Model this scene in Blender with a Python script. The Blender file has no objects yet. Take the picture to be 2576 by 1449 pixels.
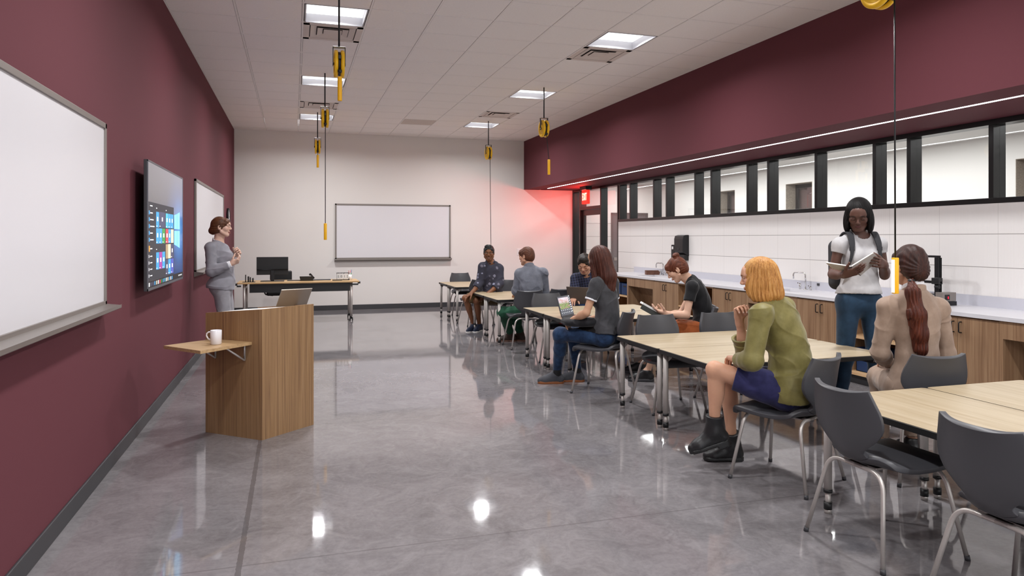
import bpy, bmesh, math, random
import numpy as np
from mathutils import Vector, Matrix, Euler

SC = bpy.context.scene
COL = SC.collection
PI = math.pi
W_PX, H_PX = 2576, 1449

# ---------------------------------------------------------------- camera
CAM = Vector((1.1345, 0.0, 1.483))
F_PX, HOR, YAW = 1787.22, 599.08, 0.2979
cam_d = bpy.data.cameras.new('camera')
cam_d.sensor_width = 36.0
cam_d.lens = F_PX / W_PX * 36.0
cam_d.shift_y = -(H_PX / 2 - HOR) / W_PX
cam_d.clip_start = 0.05
cam = bpy.data.objects.new('camera', cam_d)
COL.objects.link(cam)
cam.location = CAM
cam.rotation_euler = (PI / 2, 0, -YAW)
SC.camera = cam
CYW, SYW = math.cos(YAW), math.sin(YAW)


def at(px, py, d):
    """the place seen at a photograph pixel, d metres ahead of the camera"""
    r = (px - 1288.0) / F_PX * d
    u = -(py - HOR) / F_PX * d
    return Vector((CAM.x + SYW * d + CYW * r, CYW * d - SYW * r, CAM.z + u))


# ---------------------------------------------------------------- look
SC.view_settings.view_transform = 'Standard'
SC.view_settings.look = 'None'
SC.view_settings.gamma = 1.0
SC.view_settings.use_curve_mapping = False
SC.view_settings.exposure = 0.3
try:
    SC.cycles.use_denoising = True
    SC.cycles.max_bounces = 8
    SC.cycles.diffuse_bounces = 4
    SC.cycles.glossy_bounces = 4
    SC.cycles.transmission_bounces = 6
    SC.cycles.transparent_max_bounces = 8
    SC.cycles.sample_clamp_indirect = 6.0
    SC.cycles.caustics_reflective = False
    SC.cycles.caustics_refractive = False
except Exception:
    pass
world = bpy.data.worlds.new('world')
SC.world = world
world.use_nodes = True
wb = world.node_tree.nodes['Background']
wb.inputs[0].default_value = (0.97, 0.98, 1.0, 1)
wb.inputs[1].default_value = 1.5  # added fill light: enters past the omitted front wall and lifts the ceiling

# ceiling troffers: columns at x, rows at y (every fixture has its own lamp)
LX = (1.524, 4.572)
LY = (13.185, 10.15, 7.115, 4.08, 1.04, -2.0)
CEIL = 3.645
LAMP_W = 42.0
STRIP_W = 30.0
HALL_W = 62.0
EXIT_W = 9.0


def area_lamp(name, loc, sx, sy, power, color=(1, 1, 1), rot=(0, 0, 0), parent=None, spread=PI):
    l = bpy.data.lights.new(name, 'AREA')
    l.shape = 'RECTANGLE'
    l.size, l.size_y = sx, sy
    l.energy = power
    l.color = color
    l.spread = spread
    o = bpy.data.objects.new(name, l)
    COL.objects.link(o)
    o.location = loc
    o.rotation_euler = rot
    if parent:
        o.parent = parent
    return o


# ---------------------------------------------------------------- naming helpers
def tag(o, label=None, cat=None, group=None, kind=None):
    if label: o['label'] = label
    if cat: o['category'] = cat
    if group: o['group'] = group
    if kind: o['kind'] = kind
    return o


def empty(name, loc=(0, 0, 0), rz=0.0, label=None, cat=None, group=None):
    o = bpy.data.objects.new(name, None)
    o.empty_display_size = 0.1
    COL.objects.link(o)
    o.location = loc
    o.rotation_euler = (0, 0, rz)
    return tag(o, label, cat, group)


def copy_tree(o, parent=None):
    c = o.copy()
    COL.objects.link(c)
    if parent: c.parent = parent
    for ch in list(o.children):
        copy_tree(ch, c)
    return c


# ---------------------------------------------------------------- materials
def lin(c):
    if isinstance(c, str):
        c = tuple(int(c[i:i + 2], 16) for i in (0, 2, 4))
    return tuple(((v / 255) / 12.92 if v / 255 <= 0.04045 else ((v / 255 + 0.055) / 1.055) ** 2.4) for v in c)


class NT:
    """tiny node-tree helper"""
    def __init__(self, name):
        m = bpy.data.materials.new(name)
        m.use_nodes = True
        self.m = m
        self.n = m.node_tree.nodes
        self.l = m.node_tree.links
        self.p = self.n['Principled BSDF']

    def node(self, t, **kw):
        x = self.n.new(t)
        for k, v in kw.items():
            if k.startswith('i_'):
                key = k[2:]
                key = int(key) if key.isdigit() else key.replace('_', ' ')
                x.inputs[key].default_value = v
            else:
                setattr(x, k, v)
        return x

    def link(self, a, b):
        self.l.new(a, b)

    def coord(self, scale=(1, 1, 1), rot=(0, 0, 0), out='Object'):
        tc = self.node('ShaderNodeTexCoord')
        mp = self.node('ShaderNodeMapping')
        mp.inputs['Scale'].default_value = scale
        mp.inputs['Rotation'].default_value = rot
        self.link(tc.outputs[out], mp.inputs['Vector'])
        return mp.outputs['Vector']

    def noise(self, vec, scale, detail=4, rough=0.5, dist=0.0):
        t = self.node('ShaderNodeTexNoise')
        t.inputs['Scale'].default_value = scale
        t.inputs['Detail'].default_value = detail
        t.inputs['Roughness'].default_value = rough
        t.inputs['Distortion'].default_value = dist
        self.link(vec, t.inputs['Vector'])
        return t.outputs['Fac']

    def ramp(self, fac, stops, interp='LINEAR'):
        r = self.node('ShaderNodeValToRGB')
        r.color_ramp.interpolation = interp
        el = r.color_ramp.elements
        while len(el) < len(stops): el.new(0.5)
        for e, (p, c) in zip(el, stops):
            e.position = p
            c = lin(c) if isinstance(c, (str, tuple)) and not isinstance(c, float) and (isinstance(c, str) or max(c) > 1.001) else c
            e.color = (*c[:3], 1)
        self.link(fac, r.inputs['Fac'])
        return r.outputs['Color']

    def mix(self, fac, a, b, mode='MIX'):
        x = self.node('ShaderNodeMix', data_type='RGBA', blend_type=mode)
        for s, v in ((x.inputs['Factor'], fac), (x.inputs['A'], a), (x.inputs['B'], b)):
            if hasattr(v, 'is_linked'): self.link(v, s)
            elif isinstance(v, (int, float)): s.default_value = v
            else: s.default_value = (*v[:3], 1)
        return x.outputs['Result']

    def math(self, op, a, b=0.0, c=None):
        x = self.node('ShaderNodeMath', operation=op)
        for s, v in zip(x.inputs, (a, b, c)):
            if v is None: continue
            if hasattr(v, 'is_linked'): self.link(v, s)
            else: s.default_value = v
        return x.outputs[0]

    def bump(self, h, strength=0.2, dist=0.01):
        b = self.node('ShaderNodeBump')
        b.inputs['Strength'].default_value = strength
        b.inputs['Distance'].default_value = dist
        self.link(h, b.inputs['Height'])
        self.link(b.outputs['Normal'], self.p.inputs['Normal'])

    def set(self, **kw):
        for k, v in kw.items():
            s = self.p.inputs[k.replace('_', ' ')]
            if hasattr(v, 'is_linked'): self.link(v, s)
            elif hasattr(s.default_value, '__len__') and not isinstance(v, (int, float)): s.default_value = (*v[:3], 1)
            else: s.default_value = v
        return self


def plain(name, c, rough=0.5, metal=0.0, spec=0.5, noise=0.0, nscale=30, bump=0.0, bscale=200, **kw):
    t = NT(name)
    t.set(Base_Color=lin(c), Roughness=rough, Metallic=metal)
    t.p.inputs['Specular IOR Level'].default_value = spec
    if noise:
        v = t.coord()
        f = t.noise(v, nscale, 4)
        a = tuple(x * (1 - noise) for x in lin(c)); b = tuple(min(1, x * (1 + noise)) for x in lin(c))
        t.set(Base_Color=t.ramp(f, [(0.3, a), (0.7, b)]))
    if bump:
        v = t.coord()
        t.bump(t.noise(v, bscale, 3), bump, 0.002)
    for k, x in kw.items(): t.p.inputs[k.replace('_', ' ')].default_value = x
    return t.m


def glow(name, c, strength):
    t = NT(name)
    t.set(Base_Color=lin(c), Roughness=0.5)
    t.p.inputs['Emission Color'].default_value = (*lin(c), 1)
    t.p.inputs['Emission Strength'].default_value = strength
    return t.m


def wood(name, dark, mid, light, axis='Z', freq=70, rough=0.45, streak=0.35):
    t = NT(name)
    along, across = 1.3, freq
    sc = {'X': (along, across, across), 'Y': (across, along, across), 'Z': (across, across, along)}[axis]
    v = t.coord(sc)
    n1 = t.noise(v, 1.0, 5, 0.6, 0.6)
    v2 = t.coord(tuple(s * 0.16 if s > 2 else s * 0.45 for s in sc))
    n2 = t.noise(v2, 1.0, 3, 0.5, 1.2)
    f = t.math('ADD', t.math('MULTIPLY', n1, 0.6), t.math('MULTIPLY', n2, 0.4))
    c = t.ramp(f, [(0.34, dark), (0.5, mid), (0.66, light)])
    v3 = t.coord(tuple(s * 3.2 if s > 2 else s * 2.0 for s in sc))
    n3 = t.noise(v3, 1.0, 2, 0.5)
    c = t.mix(t.math('MULTIPLY', t.math('GREATER_THAN', n3, 0.62), streak), c, lin(dark))
    t.set(Base_Color=c, Roughness=rough)
    t.bump(n1, 0.05, 0.002)
    return t.m


M = {}
M['maroon'] = plain('maroon_paint', '683b42', 0.75, spec=0.12, bump=0.12, bscale=160)
M['white_wall'] = plain('warm_white_paint', 'e9e5e1', 0.7, spec=0.3, bump=0.05, bscale=160)
M['hall_white'] = plain('hall_white_paint', 'e4e2df', 0.7, spec=0.3)
M['base'] = plain('charcoal_rubber_base', '3a3a3d', 0.5)
M['tile_c'] = plain('ceiling_tile', 'fbf7f5', 0.9, spec=0.1, bump=0.25, bscale=320, noise=0.02, nscale=60)
M['tbar'] = plain('ceiling_tbar', 'f4f0ee', 0.5)
M['plenum'] = plain('plenum_dark', '3a3533', 0.9)
M['housing'] = plain('white_enamel', 'bcbcc2', 0.4)
M['lens'] = glow('troffer_lens', 'ffffff', 1.35)
M['alu'] = plain('satin_aluminium', 'a39c98', 0.38, 0.85, bump=0.05)
M['alu_d'] = plain('frame_aluminium', '8d8681', 0.42, 0.55)
M['board'] = plain('whiteboard_enamel', 'e2e0e4', 0.22, spec=0.35)
M['black'] = plain('black_plastic', '141416', 0.45)
M['black_s'] = plain('black_satin_metal', '17171a', 0.35, 0.2)
M['black_g'] = plain('black_gloss', '0b0b0d', 0.12)
M['dgrey'] = plain('dark_grey_plastic', '3c3c40', 0.45)
M['mull'] = plain('black_anodised_frame', '1b1a1b', 0.32, 0.3)
M['chair'] = plain('charcoal_chair_shell', '434347', 0.42, spec=0.45)
M['chrome'] = plain('chrome', 'd8d8d8', 0.08, 1.0)
M['tube'] = plain('satin_steel_tube', 'c6c0bb', 0.38, 0.55, noise=0.05, nscale=400)
M['leg'] = plain('satin_leg_paint', 'bbb5b0', 0.45, 0.25)
M['edge'] = plain('black_table_edge', '121213', 0.5)
M['yellow'] = plain('yellow_plastic', 'ffc81c', 0.38)
M['yellow_d'] = plain('amber_yellow_plastic', 'fdbd14', 0.4)
M['white_p'] = plain('white_plastic', 'ececec', 0.35)
M['ceramic'] = plain('white_ceramic', 'e8e6ea', 0.18)
M['paper'] = plain('white_paper', 'ecebe8', 0.8)
M['counter'] = plain('pale_solid_surface', 'dcdbe0', 0.35, noise=0.015, nscale=90)
M['splash'] = plain('pale_splash', 'c7c7d0', 0.35)
M['blue_bin'] = plain('navy_bin_fabric', '14315c', 0.7, noise=0.08, nscale=300)
M['woodtop'] = wood('maple_table_laminate', '9f8b6c', 'af9e82', 'b9a98f', 'X', 42, 0.42, 0.22)
M['woodtop_y'] = wood('maple_table_laminate_turned', '9f8b6c', 'af9e82', 'b9a98f', 'Y', 42, 0.42, 0.22)
M['deskwood'] = wood('honey_desk_laminate', 'b08a5a', 'cfab7b', 'dcbd90', 'X', 30, 0.42, 0.2)
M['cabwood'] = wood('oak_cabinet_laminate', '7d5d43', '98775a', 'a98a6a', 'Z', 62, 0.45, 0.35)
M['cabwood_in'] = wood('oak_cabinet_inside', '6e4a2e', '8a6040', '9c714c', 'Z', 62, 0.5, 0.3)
M['shelfwood'] = wood('oak_shelf_edge', 'b9916a', 'd0aa80', 'dab98f', 'Y', 40, 0.5, 0.2)
M['lectern'] = wood('oak_lectern_veneer', '765840', '93724f', 'a28260', 'Z', 105, 0.42, 0.3)
M['lecshelf'] = wood('oak_flap_veneer', 'a3825c', 'bb9a70', 'c6a67e', 'X', 80, 0.42, 0.3)
M['walnut'] = wood('walnut_box', '4f2f22', '6a4331', '7a5040', 'Y', 40, 0.5)
M['seam'] = plain('dark_seam', '2a2119', 0.8)
M['hall_floor'] = plain('hall_floor', '8d898a', 0.3)
M['speckle'] = plain('speckled_stone', '9b9184', 0.8, noise=0.25, nscale=60)
M['mauve'] = plain('mauve_panel', '7b6262', 0.7)


def glass_mat():
    t = NT('clear_pane')
    t.n.remove(t.p)
    out = t.n['Material Output']
    tr = t.node('ShaderNodeBsdfTransparent')
    tr.inputs[0].default_value = (0.97, 0.98, 0.975, 1)
    gl = t.node('ShaderNodeBsdfGlossy')
    gl.inputs['Roughness'].default_value = 0.02
    fr = t.node('ShaderNodeFresnel')
    geo = t.node('ShaderNodeNewGeometry')
    t.link(t.math('SUBTRACT', 1.5, t.math('MULTIPLY', geo.outputs['Backfacing'], 0.8333)), fr.inputs['IOR'])
    mx = t.node('ShaderNodeMixShader')
    t.link(fr.outputs[0], mx.inputs[0]); t.link(tr.outputs[0], mx.inputs[1]); t.link(gl.outputs[0], mx.inputs[2])
    t.link(mx.outputs[0], out.inputs['Surface'])
    return t.m


M['glass'] = glass_mat()


def floor_mat():
    t = NT('polished_concrete')
    v = t.coord((1, 1, 1))
    warp = t.node('ShaderNodeTexNoise'); warp.inputs['Scale'].default_value = 1.6; warp.inputs['Detail'].default_value = 3
    t.link(v, warp.inputs['Vector'])
    vm = t.node('ShaderNodeVectorMath', operation='MULTIPLY_ADD')
    vm.inputs[1].default_value = (0.5, 0.5, 0.5)
    t.link(warp.outputs['Color'], vm.inputs[0]); t.link(v, vm.inputs[2])
    vv = vm.outputs[0]
    a = t.noise(vv, 1.4, 6, 0.62, 0.8)
    b = t.noise(vv, 7.0, 8, 0.7, 1.2)
    c = t.noise(v, 40.0, 4, 0.6, 0.4)
    f = t.math('ADD', t.math('ADD', t.math('MULTIPLY', a, 0.42), t.math('MULTIPLY', b, 0.4)), t.math('MULTIPLY', c, 0.18))
    col = t.ramp(f, [(0.36, '696567'), (0.47, '787476'), (0.55, '827e80'), (0.66, '8f8b8d')])
    # saw-cut joints: one long joint beside the wall, cross joints every 2.44 m
    sep = t.node('ShaderNodeSeparateXYZ'); t.link(v, sep.inputs[0])
    wob = t.math('MULTIPLY', t.math('SUBTRACT', t.noise(v, 25.0, 3, 0.6), 0.5), 0.012)
    jx = t.math('LESS_THAN', t.math('ABSOLUTE', t.math('SUBTRACT', t.math('ADD', sep.outputs['X'], wob), 0.898)), 0.013)
    yy = t.math('ADD', t.math('SUBTRACT', sep.outputs['Y'], 3.43), t.math('MULTIPLY', wob, 0.5))
    my = t.math('ABSOLUTE', t.math('SUBTRACT', t.math('FLOORED_MODULO', t.math('ADD', yy, 1.2175), 2.435), 1.2175))
    jy = t.math('LESS_THAN', my, 0.006)
    col = t.mix(t.math('MULTIPLY', jx, 0.72), col, lin('575354'))
    col = t.mix(t.math('MULTIPLY', jy, 0.5), col, lin('605c5d'))
    t.set(Base_Color=col, Roughness=t.ramp(b, [(0.3, (0.035, 0.035, 0.035)), (0.7, (0.065, 0.065, 0.065))]))
    t.p.inputs['Specular IOR Level'].default_value = 0.6
    return t.m


def tilewall_mat(name='ribbed_white_tile'):
    t = NT(name)
    v = t.coord()
    sep = t.node('ShaderNodeSeparateXYZ'); t.link(v, sep.inputs[0])
    y, z = sep.outputs['Y'], sep.outputs['Z']

    def seam(c, off, pitch, w):
        m = t.math('FLOORED_MODULO', t.math('SUBTRACT', c, off - pitch / 2), pitch)
        return t.math('LESS_THAN', t.math('ABSOLUTE', t.math('SUBTRACT', m, pitch / 2)), w)
    sy = seam(y, 9.128, 0.6115, 0.0028)
    sz = seam(z, 1.521, 0.3048, 0.0035)
    ribs = t.math('SINE', t.math('MULTIPLY', y, 2 * PI / 0.0127))
    base = t.mix(t.math('MULTIPLY_ADD', ribs, 0.5, 0.5), lin('e6e2e0'), lin('eeebe9'))
    n = t.noise(v, 1.3, 2)
    base = t.mix(t.math('MULTIPLY', n, 0.06), base, lin('cfc6c2'))
    col = t.mix(t.math('MULTIPLY', sy, 0.25), base, lin('8f8884'))
    col = t.mix(t.math('MULTIPLY', sz, 0.7), col, lin('77706c'))
    t.set(Base_Color=col, Roughness=0.55)
    t.bump(ribs, 0.12, 0.002)
    return t.m


M['floor'] = floor_mat()
M['tile_w'] = tilewall_mat()


# ---------------------------------------------------------------- mesh builder
class MB:
    def __init__(self):
        self.v = []; self.f = []; self.mi = []; self.mats = []; self.cur = 0; self.sm = []

    def mat(self, m):
        if m not in self.mats: self.mats.append(m)
        self.cur = self.mats.index(m)
        return self

    def add(self, vs, fs, smooth=False, mx=None):
        b = len(self.v)
        for p in vs:
            p = Vector(p)
            self.v.append(mx @ p if mx else p)
        for f in fs:
            self.f.append([b + i for i in f]); self.mi.append(self.cur); self.sm.append(smooth)
        return self

    def box(self, lo, hi, mx=None):
        x0, y0, z0 = lo; x1, y1, z1 = hi
        vs = [(x0, y0, z0), (x1, y0, z0), (x1, y1, z0), (x0, y1, z0), (x0, y0, z1), (x1, y0, z1), (x1, y1, z1), (x0, y1, z1)]
        return self.add(vs, [(3, 2, 1, 0), (4, 5, 6, 7), (0, 1, 5, 4), (1, 2, 6, 5), (2, 3, 7, 6), (3, 0, 4, 7)], False, mx)

    def cbox(self, c, s, mx=None):
        return self.box([c[i] - s[i] / 2 for i in range(3)], [c[i] + s[i] / 2 for i in range(3)], mx)

    def quad(self, a, b, c, d):
        return self.add([a, b, c, d], [(0, 1, 2, 3)])

    def tube(self, path, r, seg=12, cap=True, mx=None, flat=None):
        """sweep a circle along a path; r a number or one per point; flat=(k, axis) squashes it"""
        P = [Vector(p) for p in path]
        n = len(P)
        rs = r if hasattr(r, '__len__') else [r] * n
        tang = []
        for i in range(n):
            t = (P[min(i + 1, n - 1)] - P[max(i - 1, 0)])
            tang.append(t.normalized())
        up = Vector((0, 0, 1)) if abs(tang[0].z) < 0.9 else Vector((1, 0, 0))
        u = tang[0].cross(up).normalized()
        vs = []
        for i in range(n):
            u = (u - tang[i] * u.dot(tang[i])).normalized()
            w = tang[i].cross(u)
            for k in range(seg):
                a = 2 * PI * k / seg
                vs.append(P[i] + u * (rs[i] * math.cos(a)) + w * (rs[i] * math.sin(a)))
        fs = []
        for i in range(n - 1):
            for k in range(seg):
                k2 = (k + 1) % seg
                fs.append((i * seg + k, i * seg + k2, (i + 1) * seg + k2, (i + 1) * seg + k))
        self.add(vs, fs, True, mx)
        if cap:
            b = len(self.v) - n * seg
            self.f.append([b + k for k in range(seg)][::-1]); self.mi.append(self.cur); self.sm.append(False)
            self.f.append([b + (n - 1) * seg + k for k in range(seg)]); self.mi.append(self.cur); self.sm.append(False)
        return self

    def cyl(self, p0, p1, r0, r1=None, seg=20, mx=None):
        return self.tube([p0, p1], [r0, r0 if r1 is None else r1], seg, True, mx)

    def lathe(self, prof, c=(0, 0, 0), axis='Z', seg=28, mx=None):
        """prof: (radius, height) pairs turned round an axis"""
        vs = []
        for (r, h) in prof:
            for k in range(seg):
                a = 2 * PI * k / seg
                x, y = r * math.cos(a), r * math.sin(a)
                p = {'Z': (x, y, h), 'X': (h, x, y), 'Y': (y, h, x)}[axis]
                vs.append((c[0] + p[0], c[1] + p[1], c[2] + p[2]))
        fs = []
        n = len(prof)
        for i in range(n - 1):
            for k in range(seg):
                k2 = (k + 1) % seg
                fs.append((i * seg + k, i * seg + k2, (i + 1) * seg + k2, (i + 1) * seg + k))
        if prof[0][0] > 1e-6: fs.append(tuple(range(seg))[::-1])
        if prof[-1][0] > 1e-6: fs.append(tuple((n - 1) * seg + k for k in range(seg)))
        return self.add(vs, fs, True, mx)

    def prism(self, poly, z0, z1, mx=None):
        n = len(poly)
        vs = [(x, y, z0) for x, y in poly] + [(x, y, z1) for x, y in poly]
        fs = [tuple(range(n))[::-1], tuple(range(n, 2 * n))]
        fs += [(i, (i + 1) % n, n + (i + 1) % n, n + i) for i in range(n)]
        return self.add(vs, fs, False, mx)

    def build(self, name, mat=None, parent=None, bevel=0.0, seg=2, loc=None, smooth=False, **tg):
        me = bpy.data.meshes.new(name)
        me.from_pydata([tuple(p) for p in self.v], [], self.f)
        mats = [M[k] if isinstance(k, str) else k for k in (self.mats or [mat])]
        for m in mats: me.materials.append(m)
        me.polygons.foreach_set('material_index', self.mi)
        me.polygons.foreach_set('use_smooth', [True] * len(self.f) if smooth else self.sm)
        bm = bmesh.new(); bm.from_mesh(me)
        bmesh.ops.recalc_face_normals(bm, faces=bm.faces)
        bm.to_mesh(me); bm.free()
        o = bpy.data.objects.new(name, me)
        COL.objects.link(o)
        if parent: o.parent = parent
        if loc is not None: o.location = loc
        if bevel:
            b = o.modifiers.new('bevel', 'BEVEL')
            b.width = bevel; b.segments = seg; b.limit_method = 'ANGLE'; b.angle_limit = math.radians(40)
            b.harden_normals = False
        return tag(o, **tg)


def box_obj(name, lo, hi, mat, parent=None, bevel=0.0, **tg):
    return MB().box(lo, hi).build(name, mat, parent, bevel, **tg)


def rrect(x0, y0, x1, y1, r, n=5):
    out = []
    for cx, cy, a0 in ((x1 - r, y0 + r, -PI / 2), (x1 - r, y1 - r, 0), (x0 + r, y1 - r, PI / 2), (x0 + r, y0 + r, PI)):
        for k in range(n + 1):
            a = a0 + PI / 2 * k / n
            out.append((cx + r * math.cos(a), cy + r * math.sin(a)))
    return out


def arc_path(pts, rad, n=6):
    """polyline with rounded corners"""
    P = [Vector(p) for p in pts]
    out = [P[0]]
    for i in range(1, len(P) - 1):
        a, b, c = P[i - 1], P[i], P[i + 1]
        d1, d2 = (a - b), (c - b)
        r = min(rad, d1.length * 0.48, d2.length * 0.48)
        p1, p2 = b + d1.normalized() * r, b + d2.normalized() * r
        for k in range(n + 1):
            t = k / n
            out.append(p1 * (1 - t) ** 2 + b * 2 * t * (1 - t) + p2 * t * t)
    out.append(P[-1])
    return out


def text_mesh(body, size, depth=0.001):
    cu = bpy.data.curves.new('txt', 'FONT')
    cu.body = body; cu.size = size; cu.extrude = depth
    cu.align_x = 'CENTER'; cu.align_y = 'CENTER'
    o = bpy.data.objects.new('txt', cu)
    COL.objects.link(o)
    dg = bpy.context.evaluated_depsgraph_get()
    me = bpy.data.meshes.new_from_object(o.evaluated_get(dg))
    bpy.data.objects.remove(o); bpy.data.curves.remove(cu)
    return me


def text_obj(name, body, size, mat, mx, parent=None, depth=0.0006):
    me = text_mesh(body, size, depth)
    me.name = name
    me.transform(mx)
    me.materials.clear(); me.materials.append(M[mat] if isinstance(mat, str) else mat)
    o = bpy.data.objects.new(name, me)
    COL.objects.link(o)
    if parent: o.parent = parent
    return o
# ================================================================ the room
RX, SX, WX, BY, FY = 0.0, 6.053, 7.218, 15.11, -3.2      # left wall, soffit face, window wall, back wall, front end left open for the added fill light
SOF = 2.567
G = 0.6096
S = dict(kind='structure')

box_obj('floor', (-0.1, FY, -0.1), (9.6, 15.4, 0), 'floor', **S)
box_obj('wall_left', (-0.12, FY, 0), (0, BY + 0.12, 3.78), 'maroon', **S)
box_obj('wall_back', (0, BY, 0), (WX + 0.16, BY + 0.12, 3.78), 'white_wall', **S)
MB().box((0, FY, 0), (0.014, BY, 0.1)).build('baseboard_left', 'base', bevel=0.004, **S)
MB().box((0.014, BY - 0.014, 0), (WX, BY, 0.098)).build('baseboard_back', 'base', bevel=0.004, **S)

# soffit over the counter, with the slot for its strip light
sl0, sl1, sd = 6.412, 6.452, 0.03
prof = [(SX, SOF), (sl0, SOF), (sl0, SOF + sd), (sl1, SOF + sd), (sl1, SOF), (WX + 0.16, SOF), (WX + 0.16, 3.78), (SX, 3.78)]
mb = MB()
n = len(prof)
mb.add([(x, FY, z) for x, z in prof] + [(x, BY, z) for x, z in prof],
       [tuple(range(n)), tuple(range(n, 2 * n))[::-1]] + [(i, n + i, n + (i + 1) % n, (i + 1) % n) for i in range(n)])
mb.build('trim_1', 'maroon', **S)

# ceiling: lay-in tiles with holes for the troffers, black plenum above the reveals
cells_x = [(k * G, min((k + 1) * G, SX)) for k in range(10)]
y0 = 7.42 + 12 * G + 0.001
ys = []
k = -18
while 7.42 + k * G < BY:
    a, b = max(7.42 + k * G, FY), min(7.42 + (k + 1) * G, BY)
    if b - a > 0.02: ys.append((a, b))
    k += 1
mb = MB()
holes = [(x, y) for x in LX for y in LY]
vents = [(1.524, 7.725), (4.572, 7.725), (1.524, 11.99), (4.572, 11.99)]
for (xa, xb) in cells_x:
    for (ya, yb) in ys:
        cx, cy = (xa + xb) / 2, (ya + yb) / 2
        if any(abs(cx - hx) < 0.2 and abs(cy - hy) < 0.2 for hx, hy in holes + vents): continue
        m = 0.0118
        mb.mat('tile_c').box((xa + m, ya + 0.0105, CEIL + 0.003), (xb - m, yb - 0.0105, CEIL + 0.018))
mb.mat('plenum').box((0, FY, CEIL + 0.26), (SX, BY, CEIL + 0.3))
mb.mat('plenum')
mb.build('ceiling', **S)
mb = MB()
for k in range(11):
    x = min(k * G, SX)
    mb.box((x - 0.0085, FY, CEIL), (x + 0.0085, BY, CEIL + 0.012))
for (ya, yb) in ys:
    mb.box((0, yb - 0.0085, CEIL + 0.001), (SX, yb + 0.0085, CEIL + 0.012))
mb.build('trim_2', 'tbar', **S)

# ribbed tile wall with the high windows above it
TW = 1.80
TE = 12.71
box_obj('wall_right', (WX, FY, 0), (WX + 0.16, TE, TW), 'tile_w', **S)

win = empty('window_1')
tag(win, kind='structure')
MD = 0.15                                               # frame depth
MB().box((WX - 0.004, FY, TW), (WX + MD, TE, TW + 0.05)).box((WX - 0.004, FY, SOF - 0.05), (WX + MD, TE, SOF)).build('frame', 'mull', win, 0.003)
mull_y = [12.678, 12.227, 11.303, 10.852, 9.945, 9.486, 8.58, 8.127, 7.215, 6.304, 5.849, 4.94, 4.03, 3.58, 2.67]
for my in mull_y:
    MB().box((WX - 0.003, my - 0.048, TW + 0.05), (WX + MD, my, SOF - 0.05)).build('mullion', 'mull', win, 0.003)
edges = mull_y + [FY]
for a, b in zip(edges[:-1], edges[1:]):
    MB().box((WX + 0.072, b, TW + 0.05), (WX + 0.078, a - 0.048, SOF - 0.05)).build('pane', 'glass', win)

# glazed entrance beside it
dr = empty('door_1')
tag(dr, kind='structure')
for ya, yb in ((15.06, 15.11), (14.645, 14.695), (13.525, 13.575), (12.71, 12.76)):
    MB().box((WX - 0.003, ya, 0), (WX + MD, yb, SOF)).build('mullion', 'mull', dr, 0.003)
MB().box((WX - 0.003, 12.76, SOF - 0.045), (WX + MD, 15.06, SOF)).box((WX - 0.003, 13.575, 2.10), (WX + MD, 14.645, 2.17)).box(
    (WX - 0.003, 14.695, 0), (WX + MD, 15.06, 0.1)).box((WX - 0.003, 12.76, 0), (WX + MD, 13.525, 0.1)).build('frame', 'mull', dr, 0.003)
for (ya, yb, za, zb) in ((14.695, 15.06, 0.1, SOF - 0.045), (12.76, 13.525, 0.1, SOF - 0.045), (13.575, 14.645, 2.17, SOF - 0.045)):
    MB().box((WX + 0.072, ya, za), (WX + 0.078, yb, zb)).build('pane', 'glass', dr)
leaf = MB()
leaf.box((WX + 0.045, 13.58, 0.01), (WX + 0.09, 13.69, 2.095)).box((WX + 0.045, 14.53, 0.01), (WX + 0.09, 14.64, 2.095))
leaf.box((WX + 0.045, 13.69, 1.98), (WX + 0.09, 14.53, 2.095)).box((WX + 0.045, 13.69, 0.95), (WX + 0.09, 14.53, 1.13)).box((WX + 0.045, 13.69, 0.01), (WX + 0.09, 14.53, 0.25))
leaf = leaf.build('door_leaf', 'mull', dr, 0.003)
MB().box((WX + 0.064, 13.69, 1.13), (WX + 0.07, 14.53, 1.98)).box((WX + 0.064, 13.69, 0.25), (WX + 0.07, 14.53, 0.95)).build('pane', 'glass', leaf)
MB().tube(arc_path([(WX + 0.045, 13.64, 0.92), (WX - 0.02, 13.64, 0.92), (WX - 0.02, 13.64, 1.2), (WX + 0.045, 13.64, 1.2)], 0.02), 0.009).build('pull_handle', 'alu', leaf)

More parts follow.
